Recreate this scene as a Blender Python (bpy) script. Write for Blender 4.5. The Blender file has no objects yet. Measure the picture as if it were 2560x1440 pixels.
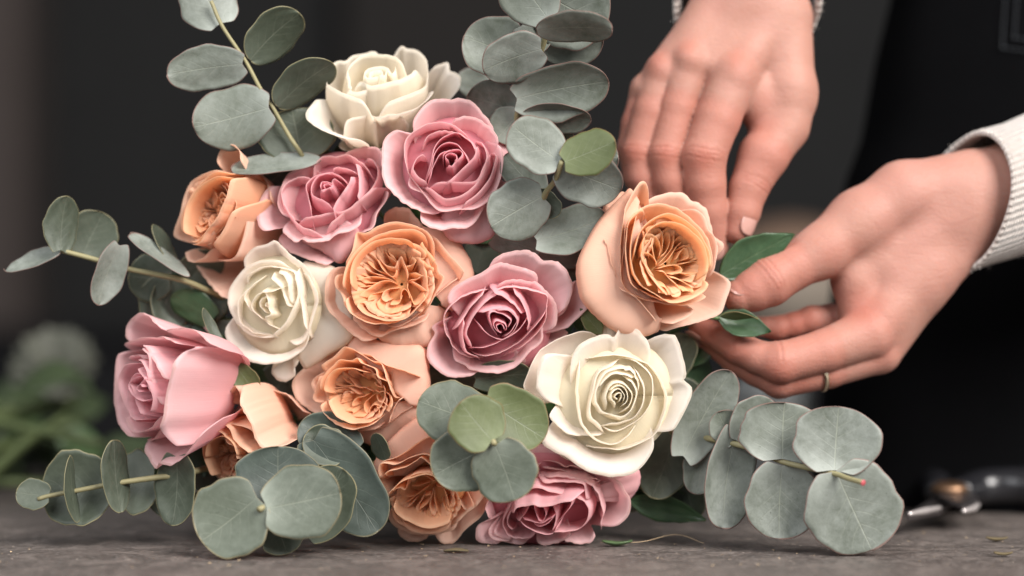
import bpy, math, random
import numpy as np
from mathutils import Vector, Matrix

random.seed(7)
rng = np.random.default_rng(11)
R_ = math.radians
S = 0.00016            # metres per photo pixel at the plane of focus
FP = 5000.0            # focal length in photo pixels
DIST = S*FP            # camera to plane of focus, 0.8 m
HC = 655*S             # camera height above the table

# ---------------------------------------------------------------- camera, world, lights
sc = bpy.context.scene
cam_d = bpy.data.cameras.new('camera'); cam = bpy.data.objects.new('camera', cam_d)
sc.collection.objects.link(cam); sc.camera = cam
cam_d.sensor_width = 36; cam_d.lens = 36*FP/2560
cam_d.clip_start = 0.02; cam_d.clip_end = 60
cam.location = (0, -DIST, HC); cam.rotation_euler = (R_(90), 0, 0)
cam_d.dof.use_dof = True; cam_d.dof.focus_distance = DIST-0.004; cam_d.dof.aperture_fstop = 2.6
cam_d.dof.aperture_blades = 0

w = bpy.data.worlds.new('World'); sc.world = w; w.use_nodes = True
w.node_tree.nodes['Background'].inputs[0].default_value = (0.64, 0.65, 0.68, 1)
w.node_tree.nodes['Background'].inputs[1].default_value = 0.42

def area(name, loc, target, size, power, col, sy=None):
    d = bpy.data.lights.new(name, 'AREA'); d.energy = power; d.color = col
    d.shape = 'RECTANGLE'; d.size = size; d.size_y = sy or size
    o = bpy.data.objects.new(name, d); sc.collection.objects.link(o); o.location = loc
    o.rotation_euler = (Vector(target)-Vector(loc)).to_track_quat('-Z', 'Y').to_euler()
    return o
area('window_light', (1.7, -2.0, 1.9), (0.05, 0.05, 0.12), 1.7, 238, (1.0, 0.96, 0.925), 1.6)
area('fill_light', (-0.9, -1.3, 1.3), (0.0, 0.05, 0.1), 1.6, 40, (0.97, 0.98, 1.0))  # added soft fill from the left, no known lamp there
sc.view_settings.view_transform = 'Standard'; sc.view_settings.look = 'None'
sc.view_settings.exposure = 0.0; sc.view_settings.gamma = 1
sc.cycles.max_bounces = 10; sc.cycles.diffuse_bounces = 6; sc.cycles.transmission_bounces = 6
sc.cycles.use_adaptive_sampling = True

# ---------------------------------------------------------------- helpers
def P(px, py, d=0.0):
    "photo pixel and depth behind the plane of focus (in pixels) -> world point"
    k = 1+d/FP
    return np.array([(px-1280)*S*k, d*S, HC-(py-720)*S*k])

def link(o, parent=None):
    sc.collection.objects.link(o)
    if parent is not None:
        o.parent = parent
        if parent.type == 'EMPTY':
            o.matrix_parent_inverse = Matrix.Translation(-Vector(parent.location))
    return o

def thing(name, label, cat, loc, group=None):
    o = bpy.data.objects.new(name, None); o.empty_display_size = 0.01
    sc.collection.objects.link(o); o.location = [float(c) for c in loc]
    o['label'] = label; o['category'] = cat
    if group: o['group'] = group
    return o

def mesh_obj(name, verts, faces, mat, parent=None, attrs=None, smooth=True, uv=None, thick=0):
    me = bpy.data.meshes.new(name)
    verts = np.asarray(verts, dtype=np.float64)
    me.from_pydata(verts.tolist(), [], faces if isinstance(faces, list) else faces.tolist())
    if attrs:
        for k, a in attrs.items():
            at = me.attributes.new(k, 'FLOAT', 'POINT'); at.data.foreach_set('value', np.asarray(a, dtype=np.float32))
    if smooth: me.polygons.foreach_set('use_smooth', np.ones(len(me.polygons), dtype=bool))
    me.materials.append(mat); me.update()
    o = bpy.data.objects.new(name, me); link(o, parent)
    if thick:
        m = o.modifiers.new('thickness', 'SOLIDIFY'); m.thickness = thick; m.offset = 0
    return o

def grid_faces(nu, nv):
    a = np.arange((nu-1)*(nv-1)); i = a//(nv-1); j = a%(nv-1)
    b = i*nv+j
    return np.stack([b, b+nv, b+nv+1, b+1], 1)

def sm(x, a, b):
    t = np.clip((x-a)/(b-a), 0, 1); return t*t*(3-2*t)

def wob(x, y, seed, f=1.0):
    r = np.random.default_rng(int(seed)); v = 0
    for k in range(4):
        a, b, c = r.uniform(-1, 1, 3)*np.array([2.2, 2.2, 6]); a *= 1+0.7*k; b *= 1+0.7*k
        v = v+np.sin(f*(a*x+b*y)+c)/(1+0.6*k)
    return v/2.2

def crom(pts, n):
    "catmull-rom through points, n samples uniform by length"
    p = np.asarray(pts, float)
    q = np.vstack([2*p[0]-p[1], p, 2*p[-1]-p[-2]])
    out = []
    for i in range(len(p)-1):
        t = np.linspace(0, 1, 14, endpoint=False)[:, None]
        a, b, c, d = q[i], q[i+1], q[i+2], q[i+3]
        out.append(0.5*((2*b)+(c-a)*t+(2*a-5*b+4*c-d)*t*t+(3*b-a-3*c+d)*t**3))
    out = np.vstack(out+[p[-1:]])
    s = np.r_[0, np.cumsum(np.linalg.norm(np.diff(out, axis=0), axis=1))]
    u = np.linspace(0, s[-1], n)
    return np.stack([np.interp(u, s, out[:, k]) for k in range(p.shape[1])], 1)

def tube(pts, rad, n=8, seg=24, cap=True):
    p = crom(pts, seg); r = np.interp(np.linspace(0, 1, seg), np.linspace(0, 1, len(rad)), rad)
    t = np.gradient(p, axis=0); t /= np.linalg.norm(t, axis=1)[:, None]
    up = np.array([0.3, 0.2, 0.93]); V = []
    for i in range(seg):
        a = np.cross(t[i], up); a /= np.linalg.norm(a); b = np.cross(a, t[i])
        for k in range(n):
            th = 2*math.pi*k/n; V.append(p[i]+r[i]*(math.cos(th)*a+math.sin(th)*b))
    F = [[i*n+k, i*n+(k+1)%n, (i+1)*n+(k+1)%n, (i+1)*n+k] for i in range(seg-1) for k in range(n)]
    if cap: F += [list(range(n))[::-1], [(seg-1)*n+k for k in range(n)]]
    return np.array(V), F

class MB:
    def __init__(s): s.v = []; s.f = []
    def add(s, V, F):
        o = len(s.v); s.v += [list(map(float, x)) for x in V]; s.f += [[i+o for i in f] for f in F]; return s
    def box(s, c, d, rot=None):
        V = np.array([[x, y, z] for x in (-.5, .5) for y in (-.5, .5) for z in (-.5, .5)])*d
        if rot is not None: V = V@np.array(rot).T
        return s.add(V+np.array(c), [[0, 1, 3, 2], [4, 6, 7, 5], [0, 4, 5, 1], [2, 3, 7, 6], [0, 2, 6, 4], [1, 5, 7, 3]])
    def build(s, name, mat, parent=None, smooth=False, bevel=0):
        o = mesh_obj(name, s.v, s.f, mat, parent, smooth=smooth)
        if bevel:
            m = o.modifiers.new('bevel', 'BEVEL'); m.width = bevel; m.segments = 3; m.limit_method = 'ANGLE'
        return o

# ---------------------------------------------------------------- materials
def new_mat(name):
    m = bpy.data.materials.new(name); m.use_nodes = True; nt = m.node_tree; nt.nodes.clear()
    return m, nt
def N(nt, typ, **kw):
    n = nt.nodes.new(typ)
    for k, v in kw.items():
        if k == 'ins':
            for i, x in v.items(): n.inputs[i].default_value = x
        else: setattr(n, k, v)
    return n
def ramp(nt, fac, stops):
    r = nt.nodes.new('ShaderNodeValToRGB'); e = r.color_ramp.elements
    e[0].position, e[0].color = stops[0][0], (*stops[0][1], 1)
    e[1].position, e[1].color = stops[-1][0], (*stops[-1][1], 1)
    for p_, c in stops[1:-1]:
        x = e.new(p_); x.color = (*c, 1)
    nt.links.new(fac, r.inputs[0]); return r.outputs[0]
def mixc(nt, fac, a, b, mode='MIX'):
    m = nt.nodes.new('ShaderNodeMix'); m.data_type = 'RGBA'; m.blend_type = mode
    for sock, v in ((m.inputs[0], fac), (m.inputs[6], a), (m.inputs[7], b)):
        if isinstance(v, (int, float)): sock.default_value = v
        elif isinstance(v, tuple): sock.default_value = (*v, 1)
        else: nt.links.new(v, sock)
    return m.outputs[2]
def math_n(nt, op, a, b=0.0, clamp=False):
    m = nt.nodes.new('ShaderNodeMath'); m.operation = op; m.use_clamp = clamp
    for s_, v in ((m.inputs[0], a), (m.inputs[1], b)):
        if isinstance(v, (int, float)): s_.default_value = v
        else: nt.links.new(v, s_)
    return m.outputs[0]
def attr(nt, name):
    a = nt.nodes.new('ShaderNodeAttribute'); a.attribute_name = name; return a.outputs['Fac']
def noise(nt, scale, detail=3, rough=.55, vec=None, dist=0.0):
    n = N(nt, 'ShaderNodeTexNoise'); n.inputs['Scale'].default_value = scale
    n.inputs['Detail'].default_value = detail; n.inputs['Roughness'].default_value = rough
    n.inputs['Distortion'].default_value = dist
    if vec is not None: nt.links.new(vec, n.inputs['Vector'])
    return n.outputs['Fac']
def out(nt, sh):
    o = nt.nodes.new('ShaderNodeOutputMaterial'); nt.links.new(sh, o.inputs['Surface']); return o
def bump(nt, h, strength, dist):
    b = nt.nodes.new('ShaderNodeBump'); b.inputs['Strength'].default_value = strength
    b.inputs['Distance'].default_value = dist; nt.links.new(h, b.inputs['Height']); return b.outputs['Normal']
def plain(name, col, rough=.5, metal=0, spec=.5, bumpscale=None, bs=.3, bd=.0005, coat=0):
    m, nt = new_mat(name); p = N(nt, 'ShaderNodeBsdfPrincipled')
    p.inputs['Roughness'].default_value = rough; p.inputs['Metallic'].default_value = metal
    p.inputs['Specular IOR Level'].default_value = spec; p.inputs['Coat Weight'].default_value = coat
    tc = N(nt, 'ShaderNodeTexCoord').outputs['Object']
    n = noise(nt, 35, 4, vec=tc)
    nt.links.new(mixc(nt, n, tuple(c*.75 for c in col), tuple(min(1, c*1.2) for c in col)), p.inputs['Base Color'])
    if bumpscale: nt.links.new(bump(nt, noise(nt, bumpscale, 5, vec=tc), bs, bd), p.inputs['Normal'])
    out(nt, p.outputs[0]); return m

def petal_mat(name, base, mid, rim, inner_tint, transl, edge=None):
    # v = 0 at the foot of the petal, 1 at its rim; layer = 0 for heart petals, 1 for outermost guard petals
    m, nt = new_mat(name); v = attr(nt, 'pv'); lay = attr(nt, 'layer')
    c = ramp(nt, v, [(0.0, base), (0.45, mid), (0.8, tuple((a+b)/2 for a, b in zip(mid, rim))), (1.0, rim)])
    ci = ramp(nt, v, [(0.0, inner_tint), (0.6, inner_tint), (1.0, tuple(.65*a+.35*b for a, b in zip(inner_tint, rim)))])
    c = mixc(nt, lay, ci, c)
    tc = N(nt, 'ShaderNodeTexCoord').outputs['Object']
    c = mixc(nt, math_n(nt, 'MULTIPLY', math_n(nt, 'MULTIPLY', noise(nt, 60, 4, vec=tc), .45), lay), c, tuple(x*y for x, y in zip(rim, (1.0, .95, .88))))
    if edge:   # faint dry tint along the outermost rim of guard petals
        e = math_n(nt, 'MULTIPLY', math_n(nt, 'GREATER_THAN', math_n(nt, 'ADD', v, math_n(nt, 'MULTIPLY', noise(nt, 260, 3, vec=tc), .06)), 1.012), math_n(nt, 'MULTIPLY', lay, .22))
        c = mixc(nt, e, c, edge)
    uc = N(nt, 'ShaderNodeCombineXYZ'); nt.links.new(attr(nt, 'pu'), uc.inputs[0]); nt.links.new(math_n(nt, 'MULTIPLY', v, .12), uc.inputs[1])
    vein = noise(nt, 42, 3, .6, vec=uc.outputs[0])
    c = mixc(nt, math_n(nt, 'MULTIPLY', vein, .20), c, tuple(x*.78 for x in mid))
    nrm = bump(nt, math_n(nt, 'ADD', vein, math_n(nt, 'MULTIPLY', noise(nt, 300, 3, vec=tc), .4)), .28, .0007)
    p = N(nt, 'ShaderNodeBsdfPrincipled'); nt.links.new(c, p.inputs['Base Color'])
    p.inputs['Roughness'].default_value = .62; p.inputs['Specular IOR Level'].default_value = .15
    p.inputs['Sheen Weight'].default_value = .12; p.inputs['Sheen Roughness'].default_value = .4
    nt.links.new(nrm, p.inputs['Normal'])
    t = N(nt, 'ShaderNodeBsdfTranslucent'); nt.links.new(c, t.inputs[0])
    mx = N(nt, 'ShaderNodeMixShader', ins={0: transl}); nt.links.new(p.outputs[0], mx.inputs[1]); nt.links.new(t.outputs[0], mx.inputs[2])
    out(nt, mx.outputs[0]); return m

M = {}
M['pink'] = petal_mat('pink_petal', (.84, .58, .46), (.86, .51, .54), (.93, .71, .72), (.83, .33, .40), .58, (.55, .28, .16))
M['white'] = petal_mat('cream_petal', (.95, .86, .60), (.965, .90, .80), (.97, .93, .88), (.97, .91, .74), .66, (.62, .50, .30))
M['peach'] = petal_mat('peach_petal', (.92, .64, .42), (.93, .60, .46), (.95, .74, .63), (.94, .52, .20), .58, (.62, .34, .16))
M['peach_light'] = petal_mat('light_peach_petal', (.94, .74, .50), (.95, .63, .46), (.95, .73, .62), (.95, .60, .24), .55, None)

def leaf_mat(name, dark, pale, edge, rough=.5, transl=.12, vein=(.34, .36, .28), vw=.5, bloom=1.0):
    m, nt = new_mat(name); u = attr(nt, 'lu'); v = attr(nt, 'lv'); rho = attr(nt, 'rho'); sd = attr(nt, 'seed')
    tc = N(nt, 'ShaderNodeTexCoord').outputs['Object']
    n1 = noise(nt, 42, 6, .68, vec=tc, dist=.9); n2 = noise(nt, 330, 5, .75, vec=tc)
    f = math_n(nt, 'ADD', math_n(nt, 'MULTIPLY', n1, .75), math_n(nt, 'MULTIPLY', n2, .4))
    c = ramp(nt, f, [(.38, dark), (.72, pale)])
    c = mixc(nt, math_n(nt, 'MULTIPLY', sd, .35), c, tuple(x*.72 for x in (dark[0]*1.15, dark[1]*1.2, dark[2]*.8)))
    # whitish bloom spreading from the node
    nearb = math_n(nt, 'MULTIPLY', math_n(nt, 'POWER', math_n(nt, 'SUBTRACT', 1.0, v, True), 6.0), .5*bloom)
    c = mixc(nt, nearb, c, tuple(min(1, x*1.7+.05) for x in pale))
    au = math_n(nt, 'ABSOLUTE', u)
    mid = math_n(nt, 'SUBTRACT', 1.0, math_n(nt, 'MULTIPLY', au, 42.0), True)
    lat = math_n(nt, 'SINE', math_n(nt, 'ADD', math_n(nt, 'MULTIPLY', math_n(nt, 'SUBTRACT', v, math_n(nt, 'MULTIPLY', au, .42)), 38.0), math_n(nt, 'MULTIPLY', n1, 3.0)))
    lat = math_n(nt, 'MULTIPLY', math_n(nt, 'POWER', math_n(nt, 'MAXIMUM', lat, 0.0), 22.0), math_n(nt, 'SUBTRACT', .8, au, True))
    vn = math_n(nt, 'MAXIMUM', mid, math_n(nt, 'MULTIPLY', lat, .5))
    c = mixc(nt, math_n(nt, 'MULTIPLY', vn, vw), c, vein)
    # dark flecks and pin spots
    fl = math_n(nt, 'GREATER_THAN', noise(nt, 700, 2, .5, vec=tc), .735)
    c = mixc(nt, math_n(nt, 'MULTIPLY', fl, .5), c, tuple(x*.45 for x in dark))
    e = math_n(nt, 'GREATER_THAN', rho, .98)
    c = mixc(nt, math_n(nt, 'MULTIPLY', e, .75), c, edge)
    nrm = bump(nt, math_n(nt, 'ADD', math_n(nt, 'MULTIPLY', vn, -.7), math_n(nt, 'MULTIPLY', n2, .5)), .35, .0006)
    p = N(nt, 'ShaderNodeBsdfPrincipled'); nt.links.new(c, p.inputs['Base Color']); nt.links.new(nrm, p.inputs['Normal'])
    p.inputs['Roughness'].default_value = rough; p.inputs['Specular IOR Level'].default_value = .4
    t = N(nt, 'ShaderNodeBsdfTranslucent'); nt.links.new(mixc(nt, .6, c, (.22, .30, .08)), t.inputs[0])
    mx = N(nt, 'ShaderNodeMixShader', ins={0: transl}); nt.links.new(p.outputs[0], mx.inputs[1]); nt.links.new(t.outputs[0], mx.inputs[2])
    out(nt, mx.outputs[0]); return m
M['euca'] = leaf_mat('eucalyptus_leaf', (.078, .090, .070), (.225, .245, .220), (.17, .085, .07), vw=.42)
M['euca_mid'] = leaf_mat('mid_green_eucalyptus_leaf', (.052, .064, .045), (.140, .160, .128), (.24, .19, .10), bloom=1.2, vw=.35)
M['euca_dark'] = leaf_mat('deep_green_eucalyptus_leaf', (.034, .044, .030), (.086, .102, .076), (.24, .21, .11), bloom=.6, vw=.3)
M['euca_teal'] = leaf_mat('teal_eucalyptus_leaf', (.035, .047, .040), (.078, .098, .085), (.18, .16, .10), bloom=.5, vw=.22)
M['euca_olive'] = leaf_mat('olive_eucalyptus_leaf', (.075, .095, .032), (.14, .165, .075), (.22, .13, .06), transl=.25, bloom=.5)
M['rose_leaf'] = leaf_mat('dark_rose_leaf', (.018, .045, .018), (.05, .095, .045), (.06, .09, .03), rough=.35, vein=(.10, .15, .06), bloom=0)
M['stem'] = plain('yellow_green_stem', (.24, .215, .11), .6, bumpscale=500)
M['stem_dark'] = plain('green_rose_stem', (.07, .13, .04), .45)
M['bud'] = plain('red_stem_tip', (.38, .07, .08), .4)
M['node'] = plain('brown_leaf_node', (.30, .17, .08), .6)

def skin_mat():
    m, nt = new_mat('skin'); red = attr(nt, 'red'); cre = attr(nt, 'crease')
    tc = N(nt, 'ShaderNodeTexCoord').outputs['Object']
    n1 = noise(nt, 40, 4, .6, vec=tc); n2 = noise(nt, 500, 5, .7, vec=tc); n3 = noise(nt, 22, 4, .65, vec=tc)
    c = mixc(nt, n1, (.30, .138, .100), (.42, .232, .182))
    c = mixc(nt, math_n(nt, 'MULTIPLY', math_n(nt, 'SUBTRACT', n3, .42, True), 1.6), c, (.36, .16, .13))
    c = mixc(nt, math_n(nt, 'MULTIPLY', red, .75), c, (.34, .085, .055))
    c = mixc(nt, math_n(nt, 'MULTIPLY', cre, .45), c, (.25, .07, .045))
    vor = N(nt, 'ShaderNodeTexVoronoi'); vor.inputs['Scale'].default_value = 900; nt.links.new(tc, vor.inputs['Vector'])
    h = math_n(nt, 'ADD', math_n(nt, 'MULTIPLY', n2, .8), math_n(nt, 'MULTIPLY', vor.outputs['Distance'], .5))
    p = N(nt, 'ShaderNodeBsdfPrincipled'); nt.links.new(c, p.inputs['Base Color'])
    mpw = N(nt, 'ShaderNodeMapping'); nt.links.new(tc, mpw.inputs[0]); mpw.inputs['Scale'].default_value = (1, 1, 2.2)
    h = math_n(nt, 'ADD', h, math_n(nt, 'MULTIPLY', noise(nt, 130, 5, .7, vec=mpw.outputs[0], dist=1.2), 2.2))
    nt.links.new(bump(nt, h, .26, .0006), p.inputs['Normal'])
    p.inputs['Roughness'].default_value = .55; p.inputs['Specular IOR Level'].default_value = .28
    p.inputs['Subsurface Weight'].default_value = .35; p.inputs['Subsurface Radius'].default_value = (1.0, .35, .2)
    p.inputs['Subsurface Scale'].default_value = .004
    out(nt, p.outputs[0]); return m
M['skin'] = skin_mat()
M['nail'] = plain('fingernail', (.44, .24, .20), .22, spec=.6, coat=.5)
M['gold'] = plain('pale_gold', (.80, .66, .48), .22, metal=1)
M['brass'] = plain('brass_pivot', (.30, .18, .11), .45, metal=1)
M['steel'] = plain('blade_steel', (.20, .18, .18), .32, metal=.9)
M['grip'] = plain('black_glossy_grip', (.012, .012, .014), .25, spec=.6)

def knit_mat():
    m, nt = new_mat('cream_knit'); tc = N(nt, 'ShaderNodeTexCoord').outputs['Object']
    u = attr(nt, 'ku'); v = attr(nt, 'kv')
    n = noise(nt, 420, 4, .7, vec=tc)
    a = math_n(nt, 'SINE', math_n(nt, 'ADD', math_n(nt, 'MULTIPLY', u, 1.0), math_n(nt, 'MULTIPLY', n, 2.2)))
    b = math_n(nt, 'SINE', math_n(nt, 'ADD', math_n(nt, 'MULTIPLY', v, 1.0), math_n(nt, 'MULTIPLY', n, 2.2)))
    h = math_n(nt, 'ADD', math_n(nt, 'ADD', a, b), math_n(nt, 'MULTIPLY', n, 3.0))
    c = mixc(nt, n, (.46, .40, .36), (.72, .65, .59))
    p = N(nt, 'ShaderNodeBsdfPrincipled'); nt.links.new(c, p.inputs['Base Color'])
    p.inputs['Roughness'].default_value = .95; p.inputs['Specular IOR Level'].default_value = .1
    p.inputs['Sheen Weight'].default_value = .5
    nt.links.new(bump(nt, h, .6, .0014), p.inputs['Normal']); out(nt, p.outputs[0]); return m
M['knit'] = knit_mat()
M['apron'] = plain('black_denim', (.0026, .0026, .003), .9, spec=.04, bumpscale=900, bs=.4)
M['thread'] = plain('grey_stitching', (.03, .035, .04), .8)
M['scrap'] = plain('dried_leaf', (.10, .075, .035), .8)
M['twine'] = plain('dry_fibre', (.45, .33, .2), .8)

def table_mat():
    m, nt = new_mat('worn_stone_table'); tc = N(nt, 'ShaderNodeTexCoord').outputs['Object']
    mp = N(nt, 'ShaderNodeMapping'); nt.links.new(tc, mp.inputs[0]); mp.inputs['Scale'].default_value = (1, 1, 1)
    v = mp.outputs[0]
    big = noise(nt, 6, 7, .7, vec=v, dist=.6); med = noise(nt, 75, 7, .75, vec=v, dist=1.0); fine = noise(nt, 420, 5, .75, vec=tc)
    c = mixc(nt, big, (.038, .033, .030), (.110, .088, .077))
    c = mixc(nt, ramp(nt, med, [(.45, (0, 0, 0)), (.75, (1, 1, 1))]), c, (.20, .165, .145))
    c = mixc(nt, ramp(nt, fine, [(.52, (0, 0, 0)), (.66, (.8, .8, .8))]), c, (.20, .18, .17))
    c = mixc(nt, ramp(nt, noise(nt, 160, 5, .7, vec=v), [(.30, (.8, .8, .8)), (.42, (0, 0, 0))]), c, (.022, .019, .018))
    # pale chips and dust specks
    vo = N(nt, 'ShaderNodeTexVoronoi'); vo.inputs['Scale'].default_value = 210; vo.inputs['Randomness'].default_value = 1
    nt.links.new(tc, vo.inputs['Vector'])
    sp = math_n(nt, 'MULTIPLY', math_n(nt, 'LESS_THAN', vo.outputs['Distance'], .13), math_n(nt, 'GREATER_THAN', noise(nt, 90, 2, vec=tc), .56))
    c = mixc(nt, math_n(nt, 'MULTIPLY', sp, .8), c, (.48, .40, .34))
    # fine scratches
    mp2 = N(nt, 'ShaderNodeMapping'); nt.links.new(tc, mp2.inputs[0]); mp2.inputs['Scale'].default_value = (30, 420, 1); mp2.inputs['Rotation'].default_value = (0, 0, .25)
    scr = ramp(nt, noise(nt, 1.0, 3, .6, vec=mp2.outputs[0]), [(.66, (0, 0, 0)), (.72, (1, 1, 1))])
    c = mixc(nt, math_n(nt, 'MULTIPLY', scr, .10), c, (.3, .26, .24))
    p = N(nt, 'ShaderNodeBsdfPrincipled'); nt.links.new(c, p.inputs['Base Color'])
    nt.links.new(ramp(nt, med, [(.3, (.42, .42, .42)), (.8, (.72, .72, .72))]), p.inputs['Roughness'])
    h = math_n(nt, 'ADD', math_n(nt, 'MULTIPLY', fine, .8), math_n(nt, 'ADD', math_n(nt, 'MULTIPLY', med, 1.2), math_n(nt, 'MULTIPLY', sp, .5)))
    nt.links.new(bump(nt, h, .6, .0012), p.inputs['Normal']); out(nt, p.outputs[0]); return m
M['table'] = table_mat()
M['wall'] = plain('charcoal_wall', (.019, .019, .019), .9, spec=.1)
M['pilaster'] = plain('grey_pilaster', (.060, .049, .045), .9, spec=.1)
M['warm_panel'] = plain('warm_grey_panel', (.022, .020, .019), .9, spec=.1)
M['cabinet'] = plain('black_cabinet', (.006, .006, .007), .7, spec=.15)
M['rail'] = plain('grey_counter_edge', (.035, .034, .034), .6)
M['glassjar'] = plain('grey_jar', (.16, .17, .17), .4)
M['warmbowl'] = plain('warm_brown_blur', (.30, .19, .13), .6)

# ---------------------------------------------------------------- setting
def box_obj(name, x0, x1, y0, y1, z0, z1, mat, bevel=0, parent=None):
    return MB().box(((x0+x1)/2, (y0+y1)/2, (z0+z1)/2), (x1-x0, y1-y0, z1-z0)).build(name, mat, parent, bevel=bevel)
def tag(o, label=None, cat=None, group=None, kind=None):
    if label: o['label'] = label
    if cat: o['category'] = cat
    if group: o['group'] = group
    if kind: o['kind'] = kind
    return o
TB = 0.385      # rear edge of the table (y)
tt = thing('work_table', 'dark worn stone topped table under the bouquet', 'table', (0, 0, -.04))
box_obj('table_top', -.9, .9, -.62, TB, -.04, 0, M['table'], bevel=.003, parent=tt)
for sx in (-1, 1):
    for sy in (-.55, TB-.1):
        box_obj('leg', sx*.8-.03, sx*.8+.03, sy, sy+.06, -.8, -.04, M['cabinet'], parent=tt)
tag(box_obj('floor', -4, 4, -3, 3.2, -.85, -.8, M['cabinet']), kind='structure')
tag(box_obj('wall', -4, 4, 2.9, 3.0, -.8, 2.4, M['wall']), kind='structure')
tag(box_obj('pilaster', -1.62, -.86, 2.72, 2.897, -.8, 2.4, M['pilaster']), kind='structure')
tag(box_obj('wall_panel', -.30, .06, 2.80, 2.897, -.8, 2.4, M['warm_panel']), kind='structure')
cab = thing('low_cabinet', 'black low cabinet against the charcoal wall behind the table', 'cabinet', (-.4, 2.5, -.8))
box_obj('carcass', -3, 1.4, 2.3, 2.7, -.8, .020, M['cabinet'], parent=cab)
box_obj('counter_top', -3.0, 1.4, 2.26, 2.7, .022, .037, M['cabinet'], parent=cab)

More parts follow.
